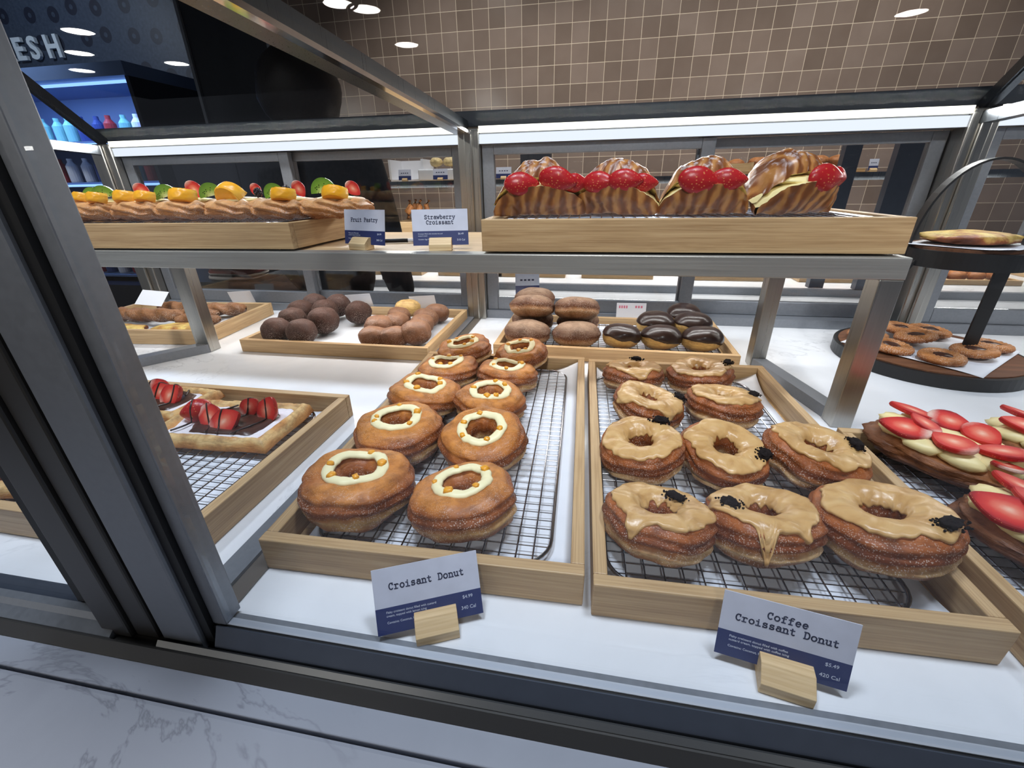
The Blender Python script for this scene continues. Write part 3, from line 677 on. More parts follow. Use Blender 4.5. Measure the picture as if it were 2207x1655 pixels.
def coffee_donut(label, x, y, z, sc, rz, seed, tilt, cu, cv=1.55, drips=(), crumb=False):
    t = thing('ring_donut', label, 'donut', (x, y, z), 0, 'coffee-glazed sugared donuts', (R(tilt[0]), R(tilt[1]), R(rz)))
    t.scale = (sc, sc, sc)
    link('donut_body', donut_mesh(seed, DONUTC), t)
    glaze(seed, drips).build('coffee_glaze', GLAZE, t, smooth=True)
    u = R(cu - rz); p = dpt(u, cv, seed, .003); rnd = random.Random(seed)
    b = MB(); b.ball((0, 0, .001), (.0105, .0068, .0036), 18, 10, .45, 0, seed, .8)
    for k in range(44):
        a = rnd.random() * 6.28; rr_ = .006 + rnd.random() * .011; q = .0006 + rnd.random() * .0011
        b.ball((rr_ * cos(a), rr_ * sin(a) * .75, .0002), q, 5, 4)
    b.build('cookie_piece', COOKIE, t, p, (0, 0, u + pi / 2 + rnd.random() - .5), True)
    return t
LF = [
 ('coffee-glazed donut with crumbled cookie on its hole edge, front left in the glazed tray', .0770, .3440, .91, 0, (-13, 2), 40, 1.9, ((4.1, .16, .95),)),
 ('front middle coffee-glazed donut with long drips and cookie at its left', .1790, .3560, .91, 40, (-14, 6), 190, 1.6, ((4.45, .10, 1.5), (5.15, .12, .75), (4.9, .5, .3))),
 ('front right coffee-glazed donut lying tilted on the tray edge', .2830, .3640, .97, 80, (-7, 7), 318, 1.25, ()),
 ('second-row left coffee-glazed donut with dark crumbs at its upper right', .0770, .4760, .90, 120, (-8, 2), 50, 1.3, ()),
 ('second-row middle coffee-glazed donut with cookie on the right rim', .1690, .4820, .89, 200, (-9, 0), 340, 1.2, ((4.7, .3, .4),)),
 ('second-row right coffee-glazed donut with a smooth oval cookie', .2690, .4880, .98, 240, (-8, -5), 5, 1.5, ()),
 ('third-row left coffee-glazed donut, glaze drooping on its front', .0880, .5960, .90, 290, (-12, 3), 15, 1.2, ((3.6, .35, .7), (5.2, .3, .5))),
 ('third-row right coffee-glazed donut leaning toward the front', .2000, .6080, .92, 330, (-10, -2), 10, 1.2, ()),
 ('last-row left coffee-glazed donut with cookie at the back of its hole', .0800, .7060, .88, 20, (-9, 2), 75, 1.6, ((4.9, .3, .7),)),
 ('last-row right coffee-glazed donut with thin glaze, nearest the steel shelf leg', .1930, .7180, .90, 60, (-6, 0), 5, 1.2, ()),
]
for i, (lab, x, y, sc, rz, tl, cu, cv, dr) in enumerate(LF):
    dr2 = tuple(((a - R(rz)) % (2 * pi), w, L) for a, w, L in dr)
    coffee_donut(lab, x, y, DZ + (.010 if i == 2 else .005), sc, rz, i + 21, tl, cu, cv, dr2)

# ------------------------------------------------------------------ fruit pieces
def berry_outline(k=1.0, n=22):
    pts = []
    for i in range(n):
        a = 2 * pi * i / n; x = cos(a); y = sin(a)
        w = .0132 * (1 - .50 * max(0, x) ** 1.3)
        pts.append((.0175 * x * k, w * y * k))
    return pts
def slice_mesh(k=1.0, th=.0042, dome=.6):
    out = berry_outline(k); n = len(out); vs, fs = [], []
    rings = [(.93, 0), (1.0, th * .35), (.985, th * .80), (.94, th), (.6, th * .93), (.3, th * .88), (.04, th * .88)]
    for sc, z in rings: vs += [(x * sc, y * sc, z) for x, y in out]
    mb = MB()
    for r in range(len(rings) - 1): fs += [(r * n + i, r * n + (i + 1) % n, (r + 1) * n + (i + 1) % n, (r + 1) * n + i) for i in range(n)]
    fs += [tuple(range(n))[::-1], tuple((len(rings) - 1) * n + i for i in range(n))]
    mb.add(vs, fs); return mb.mesh('strawberry_slice', STRAW)
def half_mesh(k=1.0):
    mb = MB(); n = 24; m_ = 8
    out = berry_outline(k, n)
    vs = []; fs = []
    for j in range(m_ + 1):
        a = j / m_ * pi / 2; sc = cos(a); z = -.0115 * k * sin(a) * 1.0
        vs += [(x * sc, y * sc, z) for x, y in out]
    for j in range(m_): fs += [(j * n + (i + 1) % n, j * n + i, (j + 1) * n + i, (j + 1) * n + (i + 1) % n) for i in range(n)]
    mb.cur = 1; mb.add(vs, fs); mb.cur = 0
    top = [(x * s_, y * s_, .0006 * (1 - s_)) for s_ in (1, .7, .35) for x, y in out]
    fs = [(j * n + i, j * n + (i + 1) % n, (j + 1) * n + (i + 1) % n, (j + 1) * n + i) for j in range(2) for i in range(n)] + [tuple(2 * n + i for i in range(n))]
    mb.add(top, fs); me = mb.mesh('strawberry_half', [STRAW, STRAWS]); me.polygons.foreach_set('use_smooth', [True] * len(me.polygons)); return me
SLICES = [slice_mesh(1.0), slice_mesh(1.15), slice_mesh(.9)]
HALF = half_mesh(1.0)
def kiwi_mesh():
    mb = MB(); n = 20; pts = [(.0165 * cos(pi * i / n), .019 * sin(pi * i / n)) for i in range(n + 1)]
    mb.prism(pts, -.0045, .0045); return mb.mesh('kiwi_slice', KIWI)
KIWIM = kiwi_mesh()
def orange_mesh(s):
    mb = MB()
    def fn(a, b):
        t = pi * a; e = b * 2 - 1; r = .0195 * (1 - .10 * abs(e) ** 3) * (1 + .05 * mnoise.noise(Vector((t * 3, e * 2, s))))
        return (r * cos(t), -.004 + .9 * r * sin(t), .0075 * e)
    def cap(sg):
        def f(a, b):
            p = Vector(fn(a, (1 + sg) / 2)); c = Vector((p.x, -.004, p.z)); q = c.lerp(p, b); q.z += sg * (.0009 * mnoise.noise(Vector((q.x * 260, q.y * 260, s))) + .0010 * sin(pi * b)); return q
        return f
    mb.grid(fn, 26, 8); mb.grid(cap(1), 26, 8, flip=True); mb.grid(cap(-1), 26, 8)
    mb.grid(lambda a, b: Vector(fn(0, b)).lerp(Vector(fn(1, b)), a), 10, 8, flip=True)
    me = mb.mesh('orange_segment', ORANGE); me.polygons.foreach_set('use_smooth', [True] * len(me.polygons)); return me
ORM = [orange_mesh(1), orange_mesh(5)]
def berry_mesh():
    mb = MB(); rnd = random.Random(3)
    for i in range(26):
        z = 1 - 2 * (i + .5) / 26; a = i * 2.39996; r = math.sqrt(1 - z * z)
        mb.ball((.0068 * r * cos(a), .0068 * r * sin(a), .0085 * z), .0032, 7, 5)
    me = mb.mesh('blackberry', BERRY); me.polygons.foreach_set('use_smooth', [True] * len(me.polygons)); return me
BERM = berry_mesh()

# ------------------------------------------------------------------ strawberry chocolate tarts
def tart(label, x, y, z, w, d, rz, seed, berries, tilt=(0, 0)):
    t = thing('strawberry_tart', label, 'tart', (x, y, z), 0, 'strawberry chocolate puff tarts', (R(tilt[0]), R(tilt[1]), R(rz)))
    def edge(u, v):
        e = max(abs(u - .5) * 2, abs(v - .5) * 2)
        return max(0, (e - .74) / .26)
    def fn(u, v):
        X, Y = (u - .5) * w, (v - .5) * d; e = min(abs(u - .5) * w, 9), 0
        dx = w / 2 - abs(X); dy = d / 2 - abs(Y); m_ = min(dx, dy)
        zz = .009 + (.0085 * math.exp(-((m_ - .010) / .008) ** 2)) + .0016 * mnoise.noise(Vector((X * 60, Y * 60, seed))) + .0012 * mnoise.noise(Vector((X * 180, Y * 40, seed)))
        wob = .003 * mnoise.noise(Vector((X * 18, Y * 18, seed * 2)))
        return (X + wob, Y + wob, max(.0015, zz - (.011 if m_ < .0006 else 0)))
    mb = MB(); mb.grid(fn, 56, 40); mb.grid(lambda u, v: (fn(u, v)[0], fn(u, v)[1], 0), 56, 40, flip=True)
    def side(k):
        def f(a, b):
            u, v = ((a, 0), (1, a), (1 - a, 1), (0, 1 - a))[k]; p = fn(u, v); return (p[0], p[1], p[2] * b)
        return f
    for k in range(4): mb.grid(side(k), 40, 3)
    mb.build('puff_pastry_base', PUFF, t, smooth=True)
    def flat(sx, sy, zf, s2, amp):
        m_ = MB()
        def g(a, b):
            th = 2 * pi * a; rr_ = b; cx_ = math.copysign(abs(cos(th)) ** .5, cos(th)); sy_ = math.copysign(abs(sin(th)) ** .5, sin(th))
            X, Y = cx_ * sx * rr_, sy_ * sy * rr_; k = 1 + .18 * mnoise.noise(Vector((cos(th) * 2, sin(th) * 2, s2)))
            return (X * k, Y * k, zf - (.003 if b > .97 else 0) + amp * mnoise.noise(Vector((X * 120, Y * 120, s2))))
        m_.grid(g, 40, 12, True, flip=False); return m_
    flat(w * .43, d * .42, .0118, seed, .0006).build('icing_sugar', SUGAR, t, smooth=True)
    flat(w * .30, d * .32, .0150, seed + 3, .0016).build('chocolate_spread', CHOCS, t, (w * .05, 0, 0), smooth=True)
    for k, (bx, by, bz, a, b, c, sc) in enumerate(berries):
        o = link('strawberry_half', HALF, t, (bx, by, bz), (R(a), R(b), R(c))); o.scale = (sc,) * 3
    dz = MB(); rnd = random.Random(seed)
    from mathutils.bvhtree import BVHTree
    bv, bf = [], []
    for bx, by, bz, a, b, c, sc in berries:
        Mb = Matrix.Translation((bx, by, bz)) @ Euler((R(a), R(b), R(c))).to_matrix().to_4x4() @ Matrix.Scale(sc, 4)
        n0 = len(bv); bv += [Mb @ v.co for v in HALF.vertices]; bf += [tuple(n0 + i for i in p.vertices) for p in HALF.polygons]
    n0 = len(bv); bv += [Vector((x_, y_, .0155)) for x_, y_ in ((-w, -d), (w, -d), (w, d), (-w, d))]; bf.append((n0, n0 + 1, n0 + 2, n0 + 3))
    bt = BVHTree.FromPolygons(bv, bf)
    def top(x_, y_): return bt.ray_cast(Vector((x_, y_, .2)), Vector((0, 0, -1)))[0].z
    for k in range(4):
        x0 = -w * .32 + w * .64 * (k + .3 * rnd.random()) / 3.6
        ps = [(x0 + .012 * sin(q * .12 + k * 1.7), -d * .34 + d * .68 * q / 40) for q in range(41)]; zs = [top(*p) for p in ps]
        zs = [max(zs[i], sum(zs[max(0, i - 1):i + 2]) / len(zs[max(0, i - 1):i + 2])) for i in range(41)]
        dz.tube([(p[0], p[1], z_ + .0004) for p, z_ in zip(ps, zs)], .0013, 6)
    dz.build('chocolate_drizzle', CHOC, t, smooth=True)
    return t
BF = [(-.052, .002, .025, 120, 10, 195, 1.40), (-.018, -.014, .025, 52, 28, -28, 1.35), (.010, -.022, .023, 50, -30, 18, 1.5), (.022, .018, .027, 75, -40, 10, 1.05), (.056, .010, .027, 55, -62, 20, 1.35)]
tart('strawberry chocolate tart nearest the cream-ringed donuts, right front on its rack', -.525, .484, .0205, .195, .122, 3, 1, BF)
BB = [(-.052, -.004, .025, 110, 12, 185, 1.4), (-.016, -.018, .024, 60, 30, -25, 1.35), (.012, .004, .026, 65, -20, 15, 1.2), (.042, -.004, .026, 55, -35, 20, 1.4), (-.01, .020, .024, 70, 30, 10, 1.1)]
tart('strawberry chocolate tart at the back of its tray, under the shelf corner', -.700, .5265, .0215, .185, .094, -6, 2, BB, (3, -3))
BL_ = [(.05, .012, .026, 70, 20, 20, 1.3), (.055, -.012, .026, 110, 0, 170, 1.25), (.01, .0, .025, 60, 20, 10, 1.3)]
tart('strawberry chocolate tart half hidden behind the grey front post', -.728, .424, .0205, .185, .100, -4, 3, BL_)
tart('strawberry chocolate tart at the front left, seen beyond the dark post', -.712, .331, .0205, .165, .088, 12, 4, [(-.04, .0, .025, 70, 0, 20, 1.4), (0, -.01, .025, 60, 0, 200, 1.35), (.035, .01, .025, 90, 0, 60, 1.2)])

# ------------------------------------------------------------------ strawberry cream toasts
def toast(label, x, y, z, rz, seed, spots, tilt=(0, 0)):
    t = thing('strawberry_toast', label, 'pastry', (x, y, z), 0, 'cream pastries topped with strawberry slices', (R(tilt[0]), R(tilt[1]), R(rz)))
    b = MB()
    def fn(u, w):
        a = 2 * pi * u; ph = pi * w - pi / 2; q = Vector((math.copysign(abs(cos(a)) ** .75, cos(a)) * math.copysign(abs(cos(ph)) ** .6, 1), math.copysign(abs(sin(a)) ** .75, sin(a)) * abs(cos(ph)) ** .6, sin(ph)))
        k = 1 + .12 * mnoise.noise(q * 2 + Vector((seed, 0, 0))) + .07 * mnoise.noise(q * 6 + Vector((0, seed, 0)))
        return (q.x * .076 * k, q.y * .052 * k, max(0, .017 + q.z * .017 * k + .0016 * sin(q.z * 14 + 3 * q.x)))
    b.grid(fn, 60, 24, True); b.build('toasted_base', TOAST, t, smooth=True)
    c = MB()
    rnd = random.Random(seed)
    for i in range(9):
        a = 2 * pi * i / 9 + .3; c.ball((.052 * cos(a), .036 * sin(a), .034), (.022, .014, .0085), 14, 8, .2, 0, i + seed)
    c.ball((0, 0, .034), (.05, .034, .010), 20, 8, .15, 0, seed); c.build('cream', CUSTARD, t, smooth=True)
    for k, (bx, by, bz, a, b_, cc, sc) in enumerate(spots):
        o = link('strawberry_slice', SLICES[k % 3], t, (bx, by, bz), (R(a), R(b_), R(cc))); o.scale = (sc,) * 3
    return t
SPA = [(-.050, .022, .043, 10, -8, 200, 1.45), (-.015, .034, .044, 20, 5, 20, 1.15), (.018, .028, .044, 18, 6, 330, 1.4), (-.026, -.006, .046, 8, -10, 160, 1.1),
       (-.035, -.030, .042, -12, 0, 200, 1.3), (.010, -.026, .044, -8, 5, 160, 1.5), (.045, .000, .044, 5, 12, 200, 1.4), (.056, -.022, .041, 0, 15, 120, .9)]
toast('strawberry cream pastry at the foot of the steel shelf leg', .438, .534, .0215, -52, 1, SPA, (0, 2))
SPC = [(-.048, .020, .043, 10, -10, 180, 1.35), (-.010, .034, .047, 40, 0, 350, 1.6), (.034, .030, .046, 30, 5, 340, 1.5), (-.020, -.004, .048, 5, 0, 170, 1.5),
       (-.030, -.034, .042, -15, -5, 190, 1.4), (.022, -.022, .045, -5, 5, 160, 1.5), (.056, .000, .043, 0, 12, 180, 1.3)]
toast('strawberry cream pastry nearest the front, beside the tilted coffee donut', .440, .380, .0215, -62, 2, SPC, (0, -2))
toast('strawberry cream pastry behind the others, cut by the right picture edge', .572, .545, .0215, -48, 3, [(-.045, .022, .044, 15, -5, 170, 1.5), (-.008, .032, .045, 25, 5, 20, 1.4), (-.040, -.014, .044, -5, -8, 200, 1.45), (.0, -.010, .047, 0, 0, 150, 1.5), (.04, .01, .044, 10, 8, 190, 1.4), (.02, -.034, .042, -15, 0, 170, 1.3)])

# ------------------------------------------------------------------ cocoa balls and small donuts
def blob(name, label, cat, group, x, y, z, r, mat, seed, rz=0, tilt=(0, 0), p=.92, amp=.07):
    mb = MB(); mb.ball((0, 0, r[2]), r, 28, 18, amp, 0, seed, p)
    o = mb.build(name, mat, None, (x, y, z), (R(tilt[0]), R(tilt[1]), R(rz)), True)
    return tag(o, label, cat, group)
CZ = .0100
BALLS = [(-.738, .880, 0, 'front left cocoa-dusted ball in its tray'), (-.670, .878, 0, 'front right cocoa-dusted ball in its tray'), (-.742, .950, .006, 'cocoa-dusted ball right behind the front left one'),
 (-.655, .948, .004, 'largest cocoa-dusted ball in the middle of the pile'), (-.768, 1.022, .006, 'cocoa-dusted ball at the left behind the pile'), (-.690, 1.014, .012, 'cocoa-dusted ball on the right flank of the pile'),
 (-.770, 1.092, .008, 'reddish cocoa-dusted ball at the back left'), (-.694, 1.084, .010, 'cocoa-dusted ball at the back middle, partly hidden'), (-.610, 1.040, .004, 'cocoa-dusted ball standing alone at the right of the pile')]
for i, (x, y, dz, lab) in enumerate(BALLS):
    k = 1.1 if i == 3 else 1.0
    blob('cocoa_ball', lab, 'donut', 'cocoa-dusted balls', x, y, CZ + dz, (.0335 * k, .0335 * k, .030 * k), COCOA, i + 1)
MINIS = [(-.490, .884, 0, 'front left small brown donut, nearest the tray edge'), (-.442, .889, 0, 'small brown donut just right of the front one'), (-.392, .902, .004, 'plump small brown donut at the front right'), (-.500, .930, .012, 'small brown donut lying behind the front left one'),
 (-.472, .968, .010, 'small brown donut in the middle, tilted'), (-.406, .966, .008, 'small brown donut behind the plump front one'), (-.490, 1.024, .008, 'small brown donut at the back left of its heap'), (-.418, 1.026, .006, 'pinkish small donut on the back right'), (-.408, 1.082, .004, 'small brown donut at the far back right'), (-.492, 1.092, .012, 'palest small donut at the top back of the heap')]
for i, (x, y, dz, lab) in enumerate(MINIS):
    blob('small_donut', lab, 'donut', 'small brown donuts', x, y, CZ + dz, (.0345, .029, .0235 if i != 2 else .028), MINI if i != 9 else PALEB, i + 31, 20 * i, (8 if i > 2 else 0, 0), .85)
# ------------------------------------------------------------------ berliners and chocolate buns
def berliner(label, x, y, z, rz, seed, tilt=(0, 0), k=1.0):
    mb = MB()
    def fn(u, w):
        a, b = 2 * pi * u, pi * w - pi / 2
        q = Vector((cos(a) * abs(cos(b)) ** .7, sin(a) * abs(cos(b)) ** .7, sin(b)))
        kk = 1 + .06 * mnoise.noise(q * 1.6 + Vector((seed, 0, 0))) - .05 * math.exp(-((q.z + .15) / .16) ** 2)
        return (q.x * .054 * kk * k, q.y * .046 * kk * k, .026 * k + q.z * .026 * k * kk)
    mb.grid(fn, 36, 24, True)
    return tag(mb.build('berliner', BERL, None, (x, y, z), (R(tilt[0]), R(tilt[1]), R(rz)), True), label, 'donut', 'sugared berliners')
ZB = .0155
berliner('front left sugared berliner with a browned middle band', -.138, .935, ZB, 0, 1)
berliner('front right sugared berliner beside the chocolate-topped buns', -.027, .938, ZB, 10, 2)
berliner('sugared berliner on the deck behind the front left one', -.138, 1.030, ZB, 30, 3)
berliner('sugared berliner on the deck behind the front right one', -.027, 1.030, ZB, 40, 4)
berliner('upper left sugared berliner stacked on the front pair', -.134, .986, ZB + .046, 0, 5, (-20, 0))
berliner('upper right sugared berliner stacked on the front pair', -.030, .988, ZB + .044, 0, 6, (-20, 0))
berliner('topmost sugared berliner at the back of the stack', -.136, 1.052, ZB + .052, 20, 7, (4, 0), .92)
def choc_bun(label, x, y, z, rz, seed, tilt=(0, 0)):
    t = thing('chocolate_bun', label, 'donut', (x, y, z), 0, 'chocolate-topped buns', (R(tilt[0]), R(tilt[1]), R(rz)))
    def base(u, w, o=0):
        a, b = 2 * pi * u, pi * w - pi / 2; q = Vector((cos(a) * abs(cos(b)) ** .75, sin(a) * abs(cos(b)) ** .75, sin(b)))
        kk = 1 + .05 * mnoise.noise(q * 1.5 + Vector((seed, 0, 0)))
        return (q.x * (.042 + o) * kk, q.y * (.038 + o) * kk, .026 + q.z * (.0258 + o) * kk)
    b = MB(); b.grid(base, 32, 20, True); b.build('bun', PALEB, t, smooth=True)
    def coat(u, w):
        lo = .46 + .07 * mnoise.noise(Vector((cos(2 * pi * u) * 1.6, sin(2 * pi * u) * 1.6, seed))) + .10 * cos(2 * pi * u)
        return base(u, lo + (1 - lo) * w, .0018 if w > .04 else -.0006)
    c = MB(); c.grid(coat, 40, 16, True); c.build('chocolate_top', CHOC, t, smooth=True); return t
for i, (x, y, dz, lab, tl) in enumerate(((.071, .930, 0, 'front left chocolate-topped bun next to the berliners', (12, 6)), (.156, .932, 0, 'front middle chocolate-topped bun', (10, 4)), (.241, .932, 0, 'front right chocolate-topped bun at the tray corner', (8, 4)),
    (.150, 1.006, .010, 'second-row left chocolate-topped bun', (0, 0)), (.232, 1.008, .010, 'second-row right chocolate-topped bun', (0, 0)), (.222, 1.076, .012, 'backmost chocolate-topped bun showing its yellow side', (-8, 0)))):
    choc_bun(lab, x, y, ZB + dz, 150 + 14 * i, i + 3, tl)
# ------------------------------------------------------------------ twisted sticks and cheese flats on the far left tray
def twist(label, a, b, z, seed, r=.019):
    mb = MB(); a = Vector((*a, z)); b = Vector((*b, z)); d = b - a; L = d.length; ang = math.atan2(d.y, d.x)
    def fn(u, w):
        x = (u - .5) * L; e = max(0.02, 1 - (2 * abs(u - .5)) ** 6) ** .5; th = 2 * pi * w
        rr_ = r * e * (1 + .13 * cos(2 * th - x * 120) + .12 * mnoise.noise(Vector((x * 50, cos(th), sin(th) + seed))))
        return (x, rr_ * cos(th) * 1.1, r * .92 + rr_ * sin(th) * .92)
    mb.grid(fn, 70, 18, False, True, flip=True)
    o = mb.build('twisted_stick', TWIST, None, tuple((a + b) / 2), (0, 0, ang), True); return tag(o, label, 'pastry', 'twisted bread sticks')
twist('twisted bread stick at the far left, under the white card', (-1.335, .985), (-1.215, .975), .016, 1)
twist('long twisted bread stick across the middle of its tray', (-1.262, .958), (-1.090, .972), .022, 2)
twist('twisted bread stick in front, reaching toward the shelf leg', (-1.110, .962), (-.985, .978), .014, 3, .0165)
twist('twisted bread stick at the back left of its tray', (-1.270, 1.062), (-1.110, 1.062), .016, 4)
twist('twisted bread stick behind the steel shelf leg', (-1.100, 1.050), (-.985, 1.076), .016, 5)
twist('pale-ended twisted bread stick in the back middle', (-1.150, 1.016), (-1.030, 1.022), .018, 6, .015)
def cheese_flat(label, x, y, z, w, d, rz, seed):
    mb = MB(); mb.ball((0, 0, .010), (w / 2, d / 2, .011), 34, 14, .22, 0, seed, .7)
    o = mb.build('cheese_flatbread', QUICHE, None, (x, y, z), (0, 0, R(rz)), True); return tag(o, label, 'pastry', 'yellow cheese flatbreads')
cheese_flat('yellow cheese flatbread at the front left of the twisted-stick tray', -1.235, .888, .0100, .19, .066, 4, 1)
cheese_flat('yellow cheese flatbread at the front right of the twisted-stick tray', -1.045, .914, .0100, .17, .066, 7, 2)
wc = MB(); wc.box(-.037, .037, -.0003, .0003, 0, .052)
tag(wc.build('blank_card', WHITEP, None, (-1.235, 1.004, .0545), (R(-52), R(6), R(10))), 'white card lying tilted on the twisted bread sticks', 'card', 'plain white cards')

# ------------------------------------------------------------------ fruit pastries on the shelf
def fruit_pastry(label, x, y, z, seed, tops, w=.112, rz=0):
    t = thing('fruit_pastry', label, 'pastry', (x, y, z), R(rz), 'fruit pastries in a row')
    b = MB()
    def fn(u, v):
        a = 2 * pi * u; ph = pi * v - pi / 2
        q = Vector((math.copysign(abs(cos(a)) ** .62, cos(a)) * abs(cos(ph)) ** .5, math.copysign(abs(sin(a)) ** .62, sin(a)) * abs(cos(ph)) ** .5, sin(ph)))
        k = 1 + .06 * mnoise.noise(q * 2 + Vector((seed, 0, 0))); rope = .0038 * sin(7 * a + 9 * q.z) * abs(cos(ph))
        return ((q.x * (w / 2 + .004) + rope * cos(a)) * k, (q.y * .056 + rope * sin(a)) * k, max(0, .0165 + q.z * .0165 * k + .0022 * sin(7 * a + 1)))
    b.grid(fn, 96, 22, True); b.build('braided_base', BRAID, t, smooth=True)
    MB().ball((0, 0, .0315), (.036, .036, .006), 20, 8).build('custard', CUSTARD, t, smooth=True)
    for kind, px, py, pz, a, b_, c, sc in tops:
        me = {'k': KIWIM, 'o': ORM[int(abs(px) * 999) % 2], 's': SLICES[0], 'b': BERM}[kind]
        nm = {'k': 'kiwi_slice', 'o': 'orange_segment', 's': 'strawberry_slice', 'b': 'blackberry'}[kind]
        o = link(nm, me, t, (px, py, pz), (R(a), R(b_), R(c))); o.scale = (sc,) * 3
    return t
FZ = .2990
def tops(i):
    T = {0: [('k', -.022, .0, .040, 90, 0, 35, 1.0), ('k', .022, -.01, .040, 90, -14, 42, 1.15), ('o', -.012, -.030, .040, 24, 0, 180, 1.0), ('o', .03, -.032, .039, 20, 0, 180, 1.1)],
     1: [('s', -.022, .012, .050, 90, 50, 30, .95), ('o', -.02, -.030, .040, 20, 0, 178, 1.2), ('o', .024, -.030, .040, 22, 0, 182, 1.05), ('k', .048, -.004, .040, 90, -18, 38, 1.15), ('b', .015, .01, .044, 0, 0, 0, .9)],
     2: [('s', -.004, .014, .051, 90, 55, 28, 1.0), ('o', .004, -.030, .040, 20, 0, 180, 1.35), ('k', .046, -.008, .040, 90, -12, 40, 1.2), ('b', -.03, .006, .044, 0, 0, 0, .9)],
     3: [('o', -.004, -.022, .043, 62, 0, 178, 1.45), ('s', .022, .016, .048, 90, 60, 20, .75), ('b', .034, .004, .044, 0, 0, 0, .8), ('k', -.040, .006, .040, 90, -10, 40, .9)],
     4: [('k', -.022, -.006, .040, 90, -22, 36, 1.05), ('b', .006, -.010, .045, 0, 0, 40, 1.0), ('s', .026, -.002, .049, 90, 62, 22, .85), ('o', .012, -.032, .040, 18, 0, 180, 1.2)],
     5: [('k', -.018, -.006, .042, 90, -4, 20, 1.3), ('o', .012, -.030, .041, 26, 0, 180, 1.2), ('s', .030, .008, .048, 90, 45, 24, .85), ('b', -.03, .02, .044, 0, 0, 0, .9)]}
    return T[i]
FL = ['leftmost fruit pastry on the raised shelf, two kiwi wedges on orange', 'second fruit pastry from the left, wide orange slices with kiwi at its right', 'third fruit pastry from the left, tall strawberry slice over orange',
      'fruit pastry with the big upright orange slice', 'fruit pastry with a blackberry and upright strawberry slice', 'fruit pastry with a curved kiwi slice, next to the Fruit Pastry card']
for i, x in enumerate((-.965, -.862, -.757, -.655, -.555, -.462)):
    fruit_pastry(FL[i], x, .776 + .004 * (i % 2), FZ, i + 1, tops(i), .104, 4 * (i % 3 - 1))

# ------------------------------------------------------------------ strawberry croissants on the shelf
def croissant(label, x, y, z, rz, seed, L, berries, lift=16, k=1.0):
    t = thing('strawberry_croissant', label, 'croissant', (x, y, z), R(rz), 'filled strawberry croissants')
    def half(lower):
        def fn(a, b):
            X = (a - .5) * L; q = 2 * abs(a - .5); e = max(.015, 1 - q ** 2.1) ** .60; th = pi * b
            ph = (abs(a - .5) * 8 + (.5 if lower else .9) * sin(th) + .35 * cos(th) + .2 * sin(seed * 3 + th * 2)) % 1.0
            st = 1 + (.045 if lower else .05) * (1 - ph) - .05 * math.exp(-(ph / .10) ** 2)
            ry = .047 * e * st; zc = (.009 + .035 * e) * k; bend = -.42 * X * X / L
            cs = math.copysign(abs(cos(th)) ** .85, cos(th))
            if lower: p = (X, cs * ry * (1.06 - .16 * sin(th)), zc - (zc - .001) * min(1, sin(th) ** .75 * (1.0 + .05 * st)))
            else: p = (X * (1 - .10 * sin(th)), cs * ry, .040 * e * st * sin(th) ** .85 * k * .92 * (1 + .32 * mnoise.noise(Vector((X * 30, seed, 0)))) - (.044 - .009 - .035 * e) * k)
            n_ = .0042 * mnoise.noise(Vector((X * 45, p[1] * 45, p[2] * 45 + seed))) + .0018 * mnoise.noise(Vector((X * 150, p[1] * 90, seed + p[2] * 150)))
            return (p[0], p[1] + n_ + bend + .012, max(0, p[2] + n_) if lower else p[2] + n_)
        mb = MB(); mb.grid(fn, 110, 26, flip=not lower)
        def cut(a, b):
            p0, p1 = Vector(fn(a, 0)), Vector(fn(a, 1)); return p0.lerp(p1, b)
        mb.cur = 1; mb.grid(cut, 110, 4, flip=lower); return mb
    half(True).build('lower_half', [CROISS, CUSTARD], t, smooth=True)
    half(False).build('upper_half', [CROISS, CUSTARD], t, (0, .016, .046 * k), (R(-lift), 0, R(2)), smooth=True)
    MB().ball((0, .004, .043 * k), (L * .33, .036, .008), 28, 10, .15, 0, seed).build('cream_filling', CUSTARD, t, smooth=True)
    for bx, by, bz, a, b, c, sc in berries:
        o = link('strawberry_half', HALF, t, (bx, by + .005, bz - .002), (R(a), R(b), R(c))); o.scale = (sc * 1.20, sc * .98, sc * .72)
    return t
KZ = .3015
croissant('leftmost filled croissant on the raised shelf, two red strawberries in its front', -.092, .765, KZ, 8, 1, .150, [(-.028, -.034, .050, -100, 0, 10, 1.35), (.028, -.036, .055, -80, 10, -8, 1.45), (.056, -.02, .05, -90, 0, 20, 1.1)], 18)
croissant('second filled croissant, pushed behind the leftmost one', .030, .782, KZ, -14, 2, .140, [(-.02, -.036, .050, -95, 0, 0, 1.3), (.02, -.036, .052, -90, 0, 10, 1.3), (.045, -.022, .048, -90, 0, 20, 1.1)], 20)
croissant('third filled croissant, icing-sugared strawberry in the middle', .162, .768, KZ, 2, 3, .132, [(-.016, -.036, .050, -92, 8, 5, 1.5), (.024, -.034, .050, -88, 0, -5, 1.3)], 17)
croissant('rightmost filled croissant, turned to show yellow custard', .291, .768, KZ, 28, 4, .138, [(.014, -.036, .050, -95, 0, 0, 1.5), (.046, -.026, .050, -85, 0, 14, 1.2)], 15, 1.04)

